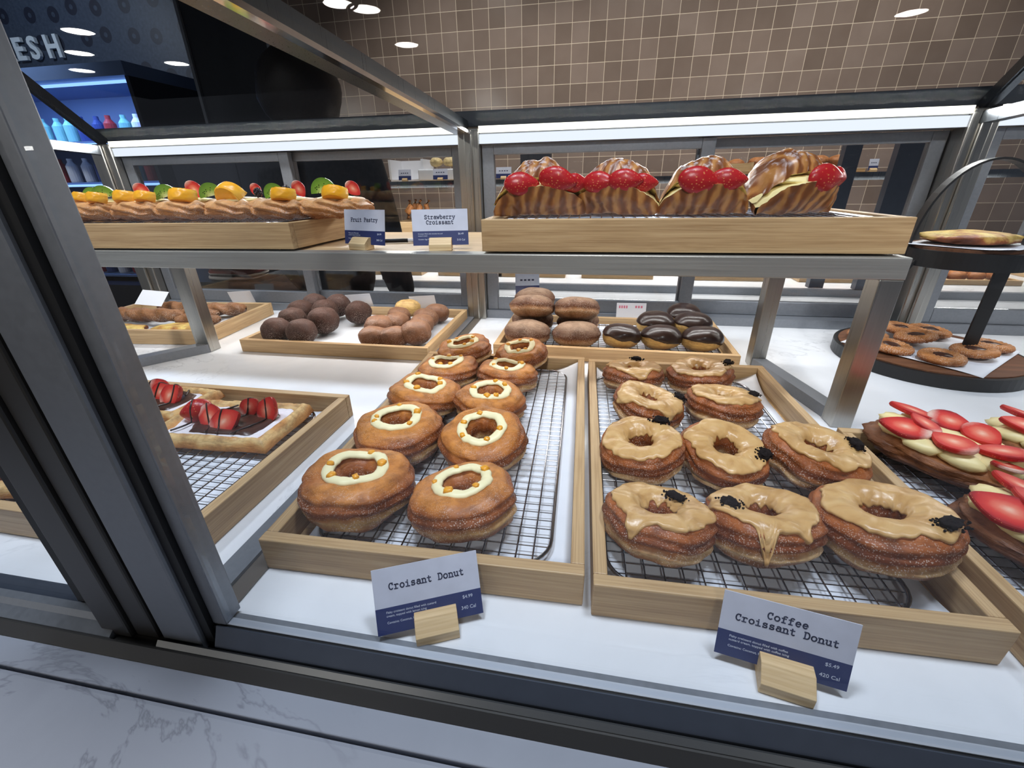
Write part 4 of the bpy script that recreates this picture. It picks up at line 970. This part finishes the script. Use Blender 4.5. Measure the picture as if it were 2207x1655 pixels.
# ------------------------------------------------------------------ price signs
def wedge_block(w, d, h, ch):
    prof = [(-d / 2, 0), (d / 2, 0), (d / 2, h), (-d / 2 + ch, h), (-d / 2, h * .52)]
    mb = MB(); n = len(prof); vs = [(-w / 2, y, z) for y, z in prof] + [(w / 2, y, z) for y, z in prof]
    return mb.add(vs, [tuple(range(n)), tuple(range(n, 2 * n))[::-1]] + [(i, n + i, n + (i + 1) % n, (i + 1) % n) for i in range(n)])
def sign(label, x, y, z, yaw, lean, title, small, price, cal, hold=(0, -.004), th=.0052, w=.0895, h=.055, ghosts=True, roll=0):
    t = thing('price_sign', label, 'price sign', (x, y, z), R(yaw), 'price cards in wooden holders')
    wedge_block(.036, .022, .019, .011).build('wooden_holder', BLOCK, t, (hold[0], hold[1], .0003), bevel=.0006)
    piv = .0075
    cm = MB(); cm.box(-w / 2, w / 2, h * .40, h, -.0003, .0003); cm.cur = 1; cm.box(-w / 2, w / 2, 0, h * .40, -.0003, .0003)
    rot = (R(90 - lean), R(roll), 0)
    c = cm.build('card', [LAV, NAVY], t, (0, 0, piv), rot)
    lt = MB()
    for i, line in enumerate(title):
        typewriter(lt, line, th, .0, h * .70 + (len(title) - 1) * .0042 - i * .0080 - th * .4, .135, .00032)
    lt.build('title_lettering', INK, c)
    sm = MB()
    for i, line in enumerate(small): text_into(sm, line, .0026, -w / 2 + .0085, h * (.31, .255, .155)[i], .00032)
    text_into(sm, price, .0040, w / 2 - .0075, h * .29, .00032, 'RIGHT'); text_into(sm, cal, .0042, w / 2 - .0055, h * .12, .00032, 'RIGHT')
    sm.build('small_lettering', INKW, c)
    return t
sign('front price card reading Croisant Donut, in front of the cream-ringed donuts', -.1175, .2330, 0, 24, 27, ['Croisant Donut'],
     ['Flaky croissant donut filled with custard', 'cream, topped with lemon icing', 'Contains: Coconut, Egg, Milk, Wheat'], '$4.99', '340 Cal', hold=(.004, -.002))
sign('front price card reading Coffee Croissant Donut, below the coffee-glazed donuts', .1580, .2400, 0, -10.2, 16, ['Coffee', 'Croissant Donut'],
     ['Flaky croissant donut filled with coffee', 'custard cream, topped with coffee icing', 'Contains: Coconut, Egg, Milk, Wheat'], '$5.49', '420 Cal', hold=(.004, -.006))
sign('price card reading Fruit Pastry, on the raised shelf', -.3790, .7020, .2538, -17, 10, ['Fruit Pastry'],
     ['Flaky pastry filled with', 'custard, topped with fruit', 'Contains: Egg, Milk, Wheat'], '$4.99', '340 Cal', th=.0056, hold=(-.004, -.004))
sign('price card reading Strawberry Croissant, on the raised shelf', -.2440, .7000, .2538, 12, 12, ['Strawberry', 'Croissant'],
     ['Croissant filled with strawberries and', 'custard cream', 'Contains: Egg, Milk, Wheat'], '$6.49', '510 Cal', th=.0056)
for x, z, yaw, lab in ((-1.055, .0, 4, 'blank white back of a card behind the twisted-stick tray'), (-.665, .0, 4, 'blank white back of a card behind the cocoa balls'), (-.468, .0, 2, 'blank white back of a card behind the small brown donuts')):
    t = thing('price_sign', lab, 'price sign', (x, 1.1655 if x > -1 else 1.163, z), R(180 + yaw), 'blank-backed cards behind the trays')
    wedge_block(.034, .010, .018, .004).build('wooden_holder', BLOCK, t, (0, 0, .0003))
    MB().box(-.038, .038, -.0003, .0003, 0, .058).build('card', WHITEP, t, (0, .0045, .0100), (R(-13), R(4), 0))
t = thing('price_sign', 'white card with pink printing behind the chocolate-topped buns', 'price sign', (.108, 1.150, .0), R(2), 'blank-backed cards behind the trays')
wedge_block(.034, .012, .018, .004).build('wooden_holder', BLOCK, t, (0, 0, .0003))
c = MB().box(-.038, .038, 0, .048, -.0003, .0003).build('card', WHITEP, t, (0, .002, .012), (R(80), 0, 0))
pk = MB()
for i in range(4): pk.box(-.032 + i * .006, -.028 + i * .006, .034, .041, .0003, .00045)
for i in range(3): pk.box(.010 + i * .007, .0145 + i * .007, .035, .041, .0003, .00045)
pk.build('pink_print', PINK, c)

# ------------------------------------------------------------------ tiered stand on the right
ST = Vector((.69, .98, .0006))
st = thing('tiered_stand', 'black two-tier stand with walnut boards at the right of the case', 'serving stand', ST)
MB().lathe([(.150, 0), (.158, 0), (.158, .024), (.150, .024), (.150, 0)], 72).build('lower_ring', BLACKM, st)
MB().lathe([(0, .006), (.1495, .006), (.1495, .026), (0, .026)], 72).build('lower_board', DARKWOOD, st)
MB().lathe([(.086, .196), (.094, .196), (.094, .226), (.086, .226), (.086, .196)], 64).build('upper_ring', BLACKM, st)
MB().lathe([(0, .210), (.0855, .210), (.0855, .231), (0, .231)], 64).build('upper_board', DARKWOOD, st)
def strap(mb, pts, w, th, wdir):
    pts = [Vector(p) for p in pts]; wd_ = Vector(wdir).normalized(); vs = []; fs = []
    for i, p in enumerate(pts):
        t_ = (pts[min(i + 1, len(pts) - 1)] - pts[max(i - 1, 0)]).normalized(); n_ = t_.cross(wd_).normalized()
        vs += [p + wd_ * (a * w / 2) + n_ * (b * th / 2) for a, b in ((-1, -1), (1, -1), (1, 1), (-1, 1))]
    for i in range(len(pts) - 1):
        for q in range(4): fs.append((i * 4 + q, i * 4 + (q + 1) % 4, i * 4 + 4 + (q + 1) % 4, i * 4 + 4 + q))
    fs += [(3, 2, 1, 0), tuple(len(vs) - 4 + q for q in range(4))]
    return mb.add(vs, fs)
strap(MB(), [(.050, -.030, .0265), (.050, -.030, .12), (.050, -.030, .2095)], .024, .004, (1, 0, 0)).build('support_bar', BLACKM, st)
for x0, x1, yy in ((-.153, -.0905, -.02),):
    strap(MB(), [(x0, yy if x0 < 0 else -.1375, .022), (x0 * .9 + x1 * .1, yy * .7 if x0 < 0 else -.11, .09), (x1, yy if x0 > 0 else -.01, .205)], .026, .004, (.0, 1, 0) if x0 < 0 else (1, 0, 0)).build('support_bar', BLACKM, st)
hp = [(-.006 - .084 * cos(pi * i / 28) * (1.0), .02 * cos(pi * i / 28), .200 + .175 * max(0, sin(pi * i / 28)) ** .8) for i in range(29)]
strap(MB(), hp, .030, .0035, (.22, 1, 0)).build('handle', BLACKM, st)
lp = parchment('white parchment on the lower board of the black stand, one corner over the edge', .695, .985, .0285, .225, .225, 42, [(0, 0, .05, -.003)], 11, .001)
parchment('white parchment on the upper board of the black stand', .690, .975, .2330, .150, .150, 40, [(0, 0, .05, .004)], 12, .001)
fb = MB(); fb.ball((0, 0, .010), (.072, .064, .0105), 40, 14, .16, 0, 5, .8)
tag(fb.build('flatbread', QUICHE, None, (.690, .985, .2350), (0, 0, .4), True), 'golden flatbread on the upper tier of the black stand', 'bread')
def swirl(label, x, y, z, seed, tilt=(0, 0), k=1.0):
    t = thing('swirl_pastry', label, 'pastry', (x, y, z), 0, 'round swirl pastries on the black stand', (R(tilt[0]), R(tilt[1]), seed))
    mb = MB()
    def fn(a, b):
        u, v = 2 * pi * a, 2 * pi * b; r = (.0255 + .0125 * cos(v)) * (1 + .05 * mnoise.noise(Vector((cos(u) * 2, sin(u) * 2, seed)))) * k
        return (r * cos(u), r * sin(u) * .92, .0075 + .0075 * sin(v) + .0010 * sin(18 * u + 6 * v))
    mb.grid(fn, 60, 14, True, True, flip=True); mb.build('pastry_ring', BRAID, t, smooth=True)
    MB().ball((0, 0, .0085), (.019 * k, .017 * k, .0065), 18, 8, .3, 0, seed).build('chocolate_centre', CHOCS, t, smooth=True); return t
SW = [(.600, 1.022, 0, 'leftmost swirl pastry on the black stand, over the board edge'), (.672, 1.048, .010, 'swirl pastry at the back left, resting on its neighbours'), (.735, 1.056, .004, 'swirl pastry at the back right under the parchment fold'), (.668, .985, .012, 'swirl pastry in the middle of the stand'),
      (.606, .950, .0, 'swirl pastry at the left beside the steel shelf leg'), (.664, .898, 0, 'frontmost swirl pastry on the black stand'), (.738, .930, .004, 'swirl pastry right of the frontmost one'), (.792, .975, .002, 'rightmost swirl pastry at the stand edge')]
for i, (x, y, dz, lab) in enumerate(SW): swirl(lab, x, y, .0300 + dz, i * 1.3, ((-6, 4, 0, 8, 0, 3, -4, 2)[i], (3, 0, -4, 2, 4, 0, 3, -3)[i]))
# ------------------------------------------------------------------ rear counter across the aisle
RB = Vector((.9, 2.3, -.95))
rc = thing('rear_counter', 'steel and white bakery counter across the aisle, in front of the tiled wall', 'counter', RB)
def rpart(name, mb, mat, parent=None, **kw): return mb.build(name, mat, parent or rc, loc=tuple(-RB) if parent is None else (0, 0, 0), **kw)
RX0, RX1 = -1.28, 3.6
rpart('base_cabinet', MB().box(RX0, RX1, 1.84, 2.95, -.95, -.131), DARKCAB)
rpart('stone_ledge', MB().box(RX0, RX1, 1.80, 1.985, -.130, -.100), STONE)
rpart('front_rail', MB().box(RX0, RX1, 1.986, 2.010, -.130, -.070), ALU)
rpart('stone_deck', MB().box(RX0, RX1, 2.011, 2.95, -.130, -.080), STONE)
rpart('shelf_rail', MB().box(RX0, RX1, 2.52, 2.545, .338, .372), STEELD)
rpart('shelf_board', MB().box(RX0, RX1, 2.546, 2.93, .352, .372), OAKTOP)
for x in (-1.27, -.30, .60, 2.0, 2.9): rpart('shelf_leg', MB().box(x, x + .03, 2.55, 2.58, -.0795, .3375), ALU)
for a, b, y in ((-1.02, -.995, 2.0), (.90, .955, 2.0), (1.065, 1.15, 1.98), (2.3, 2.38, 1.98)):
    rpart('front_upright', MB().box(a, b, y + .0110, y + .045, -.0695, .47), ALUD)
rpart('equipment_panel', MB().box(-.46, -.28, 2.86, 2.93, .3725, .62), DARKCAB)
SMALL = {}
def small_piece(kind):
    if kind in SMALL: return SMALL[kind]
    mat = {'red': plain('berry_glaze', (150, 52, 48), .3), 'tan': BUNB, 'choc': CHOC, 'orange': plain('orange_glaze', (206, 120, 60), .35), 'gold': ROLLC, 'pink': plain('pink_brown', (190, 120, 96), .45)}[kind]
    mb = MB(); mb.ball((0, 0, .020), (.036, .030, .021), 14, 9, .14, 0, len(SMALL) + 2, .8); me = mb.mesh('pastry_piece', mat)
    me.polygons.foreach_set('use_smooth', [True] * len(me.polygons)); SMALL[kind] = me; return me
TR = [(-1.05, 'gold', 'pale pastry on the rear counter tray at the far left'), (-.62, 'gold', 'pale pastry on the rear counter tray beside the case post'), (-.30, 'red', 'red glazed pastry on the rear counter tray'), (.12, 'pink', 'pinkish-brown pastry on the rear counter tray'), (.62, 'choc', 'dark chocolate pastry on the rear counter tray'),
      (1.10, 'orange', 'orange-brown pastry on the rear counter tray'), (1.62, 'tan', 'tan pastry on the rear counter tray behind the black stand'), (2.12, 'gold', 'pale roll on the rear counter tray at the right edge')]
TN = ['far left rear counter tray with pale pastries', 'rear counter tray left of the case post', 'rear counter tray of red glazed pastries', 'rear counter tray of pinkish-brown pastries', 'rear counter tray of chocolate pastries', 'rear counter tray of orange-brown pastries', 'rear counter tray behind the black stand', 'rear counter tray at the right picture edge']
for (x, kind, lab), tl in zip(TR, TN):
    tray('bamboo ' + tl, x + .0, 2.33, -.0795, .34, .30, .022, 0, group='bamboo trays on the rear counter')
    for i in range(4):
        for j in range(3):
            o = link('pastry_piece', small_piece(kind), None, (x - .112 + i * .0745, 2.245 + j * .078, -.0715), (0, 0, .4 * i + j))
            tag(o, lab, 'pastry', lab + ' row')
# shelf goods
def bun(x, y, z, r, lab, mat, grp, seed, name='baked_bun'): return blob(name, lab, 'bread', grp, x, y, z, r, mat, seed, 30 * seed, (0, 0), .9, .1)
BL2 = ['leftmost brown bun on the rear shelf, above the rightmost croissant', 'second brown bun on the rear shelf', 'middle brown bun on the rear shelf', 'fourth brown bun on the rear shelf', 'rightmost brown bun on the rear shelf, beside a small white tag']
for i in range(5): bun(.80 + i * .093, 2.66, .392, (.047, .045, .030), BL2[i], BUNB, 'brown buns on the rear shelf', i + 1)
tray('long wooden board under the brown buns on the rear shelf', .96, 2.68, .3725, .60, .22, .016, 0, group='wooden boards on the rear shelf')
for i, l in enumerate(('left cream roll on the rear shelf', 'middle cream roll on the rear shelf', 'right cream roll on the rear shelf')): bun(-.915 + i * .078, 2.66, .4445, (.036, .034, .024), l, ROLLC, 'pale cream rolls on the rear shelf', i + 11, 'cream_roll')
wt = MB(); wt.box(-.17, .17, -.10, .10, 0, .06); tag(wt.build('serving_box', PAPER, None, (-.84, 2.70, .3726), bevel=.006), 'white paper-lined box under the cream rolls on the rear shelf', 'box')
cr = thing('wooden_crate', 'small wooden crate of bread on the rear shelf behind the third croissant', 'crate', (.66, 2.68, .3725))
for sx in (-1, 1): MB().box(sx * .10 - .006, sx * .10 + .006, -.08, .08, 0, .055).build('end_board', BLOCK, cr)
for sy in (-1, 1): MB().box(-.0935, .0935, sy * .08 - .005, sy * .08 + .005, .004, .05).build('side_board', BLOCK, cr)
MB().box(-.0935, .0935, -.0745, .0745, .002, .008).build('bottom_board', BLOCK, cr)
bun(.60, 2.68, .381, (.04, .05, .032), 'brown bread in the left of the rear shelf crate', BUNB, 'breads in the crate', 21); bun(.70, 2.68, .381, (.04, .05, .032), 'brown bread in the right of the rear shelf crate', BUNB, 'breads in the crate', 22)
pl = thing('white_pan', 'white plastic pan on the rear shelf, left of the cream rolls', 'pan', (-1.10, 2.74, .3726))
MB().box(-.10, .10, -.09, .09, 0, .010).build('pan_base', WHITEP, pl)
for sx in (-1, 1): MB().box(sx * .10 - .006, sx * .10 + .006, -.09, .09, .0105, .115).build('pan_wall', WHITEP, pl)
MB().box(-.0935, .0935, .078, .09, .0105, .115).build('pan_wall', WHITEP, pl)
def rear_sign(x, y, z, lab, w=.075, h=.055, yaw=0):
    t = thing('price_sign', lab, 'price sign', (x, y, z), R(yaw), 'small white and navy cards on the rear counter')
    wedge_block(.03, .02, .016, .008).build('wooden_holder', BLOCK, t, (0, 0, .0003))
    cm = MB(); cm.box(-w / 2, w / 2, h * .4, h, -.0004, .0004); cm.cur = 1; cm.box(-w / 2, w / 2, 0, h * .4, -.0004, .0004)
    c = cm.build('card', [LAV, NAVY], t, (0, .0, .006), (R(80), 0, 0))
    k = MB()
    for q in range(4): k.box(-w * .3 + q * w * .16, -w * .3 + q * w * .16 + w * .1, h * .62, h * .70, .0004, .0006)
    k.build('title_lettering', INK, c); return t
rear_sign(-1.075, 2.560, .3722, 'white and navy card on the rear shelf, left of the cream rolls'); rear_sign(-.865, 2.560, .3722, 'white and navy card on the rear shelf, in front of the cream rolls', .085)
rear_sign(-.505, 2.560, .3722, 'white and navy card on the rear shelf, right of the case post', .085); rear_sign(1.285, 2.560, .3722, 'tiny white card at the right end of the brown buns', .04, .05)
rear_sign(1.60, 2.560, .3722, 'white and navy card seen beyond the right sliding door', .11, .07)
rear_sign(-.275, 1.88, -.0998, 'white and navy card with a folded corner on the rear counter ledge', .105, .092, 12)
# basket of fried twists below the rear shelf
bk = thing('serving_basket', 'pale basket of fried twists behind the Strawberry Croissant card', 'basket', (-1.06, 2.66, -.0796))
MB().box(-.12, .12, -.10, .10, 0, .235).build('riser_box', OAKTOP, bk, bevel=.004)
for i in range(7):
    a = i * 1.7; p = Vector((-1.07 + .05 * cos(a), 2.66 + .05 * sin(a), .158))
    m_ = MB(); m_.tube([(0, 0, .012), (.012, .006, .05), (-.004, .010, .085), (.010, .004, .115)], [.014, .017, .015, .008], 8)
    tag(m_.build('fried_twist', BUNB, None, p, (.25 * sin(a), .25 * cos(a), a), True), 'fried golden twist standing in the pale basket', 'pastry', 'fried twists in the basket')
# ------------------------------------------------------------------ dark cabinet and striped cloth in the aisle, left
dc = thing('dark_cabinet', 'tall dark cabinet between the blue cooler and the tiled wall', 'cabinet', (-2.12, 2.85, -.95))
MB().box(-.50, .42, -.25, .28, 0, 1.52).build('cabinet_body', DARKCAB, dc)
MB().box(-.49, -.045, -.262, -.2505, .06, 1.48).build('door', COOLD, dc); MB().box(-.035, .41, -.262, -.2505, .06, 1.48).build('door', COOLD, dc)
lc = thing('low_cabinet', 'low dark work cabinet in the aisle behind the cocoa balls', 'cabinet', (-1.62, 1.72, -.95))
MB().box(-.28, .26, -.16, .16, 0, .93).build('cabinet_body', DARKCAB, lc); MB().box(-.29, .27, -.165, .165, .9305, .95).build('worktop', BLACKM, lc)
def cloth_mat():
    m = N('striped_cloth'); tc = m.n('TexCoord'); sp = m.n('SeparateXYZ'); m.l(tc.outputs['Object'], sp.inputs[0])
    z = m.math('ADD', sp.outputs[2], m.math('MULTIPLY', sp.outputs[0], .05))
    col = m.ramp(m.math('FRACT', m.math('DIVIDE', z, .075)), [(0, lin((205, 200, 195))), (.2, lin((40, 34, 36))), (.30, lin((200, 195, 190))), (.38, lin((120, 54, 50))), (.62, lin((60, 44, 44))), (.72, lin((150, 100, 90)))], 'CONSTANT')
    m.bsdf(col, .9, 0, .2); return m.m
sc_ = MB()
for k in range(4): sc_.ball((.003 * k, 0, .012 + .021 * k), (.11, .08, .0125), 24, 8, .1, 0, k, .55)
tag(sc_.build('folded_cloth', cloth_mat(), None, (-1.50, 1.66, .0005), (0, 0, .15), True), 'folded striped cloth in red, white and black behind the case', 'cloth')
# ------------------------------------------------------------------ person behind the case
def skin_fig(name, joints, edges, mat, parent=None, sub=2, root=0):
    me = bpy.data.meshes.new(name); me.from_pydata([j[0] for j in joints], edges, []); me.materials.append(mat)
    o = bpy.data.objects.new(name, me); COL.objects.link(o)
    if parent: o.parent = parent
    md = o.modifiers.new('skin', 'SKIN'); sv = me.skin_vertices[0].data
    for i, j in enumerate(joints): sv[i].radius = (j[1], j[2] if len(j) > 2 else j[1]); sv[i].use_root = (i == root)
    s = o.modifiers.new('sub', 'SUBSURF'); s.levels = sub; s.render_levels = sub; md.use_smooth_shade = True
    dg = bpy.context.evaluated_depsgraph_get(); nm = bpy.data.meshes.new_from_object(o.evaluated_get(dg))
    o.modifiers.clear(); o.data = nm; return o
pe = thing('person', 'person in a dark patterned jacket standing in the aisle, seen from behind', 'person', (-.945, 1.52, -.95), R(170))
H = 1.66
J = [((0, 0, .92), .10, .07), ((0, .01, 1.10), .10, .07), ((0, .0, 1.28), .12, .08), ((0, 0, 1.40), .06, .06), ((0, -.01, 1.47), .05, .055),
     ((.17, 0, 1.34), .055), ((.235, .01, 1.08), .042), ((.21, -.10, .88), .032), ((-.17, 0, 1.34), .055), ((-.235, .01, 1.08), .042), ((-.21, -.10, .88), .032),
     ((.09, 0, .86), .065), ((.095, -.01, .48), .048), ((.10, .02, .09), .042), ((-.09, 0, .86), .065), ((-.095, -.01, .48), .048), ((-.10, .02, .09), .042),
     ((0, -.015, 1.54), .075, .09), ((0, -.01, 1.62), .06, .07), ((.10, -.10, .04), .035, .03), ((-.10, -.10, .04), .035, .03),
     ((.205, -.13, .80), .026, .018), ((-.205, -.13, .80), .026, .018)]
Eg = [(0, 1), (1, 2), (2, 3), (3, 4), (2, 5), (5, 6), (6, 7), (2, 8), (8, 9), (9, 10), (0, 11), (11, 12), (12, 13), (0, 14), (14, 15), (15, 16), (4, 17), (17, 18), (13, 19), (16, 20), (7, 21), (10, 22)]
for s_, w_ in ((1, 21), (-1, 22)):
    for k in range(4):
        b_ = len(J); ox = s_ * (.205 + (k - 1.5) * .016)
        J += [((ox, -.135, .765), .0085), ((ox, -.145, .735 - .004 * (k in (1, 2))), .0078), ((ox, -.142, .710 - .006 * (k in (1, 2))), .007)]; Eg += [(w_, b_), (b_, b_ + 1), (b_ + 1, b_ + 2)]
    b_ = len(J); J += [((s_ * .172, -.150, .785), .009), ((s_ * .165, -.165, .755), .008)]; Eg += [(w_, b_), (b_, b_ + 1)]
body = skin_fig('body', J, Eg, SKIN, pe)
jk = skin_fig('jacket', [((0, 0, .86), .165, .125), ((0, .01, 1.08), .160, .115), ((0, 0, 1.29), .178, .122), ((0, .005, 1.42), .105, .095), ((.185, 0, 1.35), .088), ((.25, .01, 1.08), .060), ((.222, -.09, .90), .050), ((-.185, 0, 1.35), .088), ((-.25, .01, 1.08), .060), ((-.222, -.09, .90), .050)],
          [(0, 1), (1, 2), (2, 3), (2, 4), (4, 5), (5, 6), (2, 7), (7, 8), (8, 9)], JACKET, pe)
tr = skin_fig('trousers', [((0, 0, .90), .155, .115), ((.095, 0, .80), .098), ((.098, -.01, .48), .072), ((.10, .02, .10), .060), ((-.095, 0, .80), .098), ((-.098, -.01, .48), .072), ((-.10, .02, .10), .060)], [(0, 1), (1, 2), (2, 3), (0, 4), (4, 5), (5, 6)], TROUS, pe)
hr = MB(); hr.ball((0, .026, 1.578), (.128, .120, .126), 26, 18, .08, 0, 2); hr.ball((0, .055, 1.47), (.088, .06, .11), 20, 12, .1, 0, 3)
hr.build('hair', HAIRM, pe, smooth=True)
fc = MB(); fc.ball((0, -.085, 1.555), (.014, .022, .022), 10, 8)
for s_ in (-1, 1): fc.ball((s_ * .098, .0, 1.55), (.012, .022, .032), 10, 8)
fc.build('nose_and_ears', SKIN, pe, smooth=True)
for s_ in (-1, 1): MB().ball((s_ * .03, -.098, 1.575), (.011, .006, .008), 10, 8).build('eye', WHITEP, pe, smooth=True)
MB().ball((0, -.096, 1.505), (.022, .007, .006), 12, 6).build('mouth', plain('lips', (150, 80, 76), .5), pe, smooth=True)
for s_ in (-1, 1):
    m_ = MB(); m_.ball((s_ * .10, -.05, .045), (.046, .13, .044), 18, 10, .05, 0, 4, .8); m_.build('shoe', BLACKM, pe, smooth=True)
# ------------------------------------------------------------------ blue-lit cooler at the far left
KB = Vector((-4.25, 3.36, -.95))
ck = thing('refrigerated_display', 'open blue-lit refrigerated display at the far left background', 'refrigerator', KB)
def kp(name, mb, mat, **kw): return mb.build(name, mat, ck, loc=tuple(-KB), **kw)
CX0, CX1 = -5.35, -3.17
kp('lower_cabinet', MB().box(CX0, CX1, 2.98, 3.70, -.95, -.36), COOLD)
kp('back_panel', MB().box(CX0, CX1, 3.62, 3.70, -.3595, 1.14), COOLIN)
kp('canopy', MB().box(CX0, CX1, 3.0, 3.6195, 1.06, 1.14), COOLIN)
for x in (CX0, CX1 - .03): kp('side_panel', MB().box(x, x + .03, 3.02, 3.6195, -.3595, 1.0595), COOLD)
for z in (-.32, .02, .40, .68): kp('shelf', MB().box(CX0 + .031, CX1 - .031, 3.12, 3.6195, z, z + .018), COOLIN)
for z in (.39, .67, 1.045): kp('light_tube', MB().box(CX0 + .05, CX1 - .05, 3.10, 3.118, z - .004, z + .012), BLUEL)
rnd = random.Random(5)
PK = [plain('pack_white', (220, 224, 232), .4), plain('pack_red', (150, 36, 44), .4), plain('pack_teal', (120, 180, 180), .4), plain('pack_navy', (40, 60, 120), .4)]
pkm = []
for m_ in PK:
    b = MB(); b.lathe([(0, 0), (.038, 0), (.040, .01), (.040, .12), (.018, .15), (.018, .175), (0, .175)], 16); me = b.mesh('drink_bottle', m_); pkm.append(me)
for z in (-.302, .038, .418, .698):
    for i in range(16):
        ci = rnd.randrange(4); lb = '%s bottle on the %s shelf of the blue-lit cooler' % (('white', 'red', 'pale teal', 'navy')[ci], {-.302: 'lowest', .038: 'second', .418: 'third', .698: 'top'}[z])
        o = link('drink_bottle', pkm[ci], None, (CX0 + .16 + i * .124, 3.22 + .03 * rnd.random(), z), (0, 0, rnd.random()))
        tag(o, lb, 'bottle', lb + ' row')
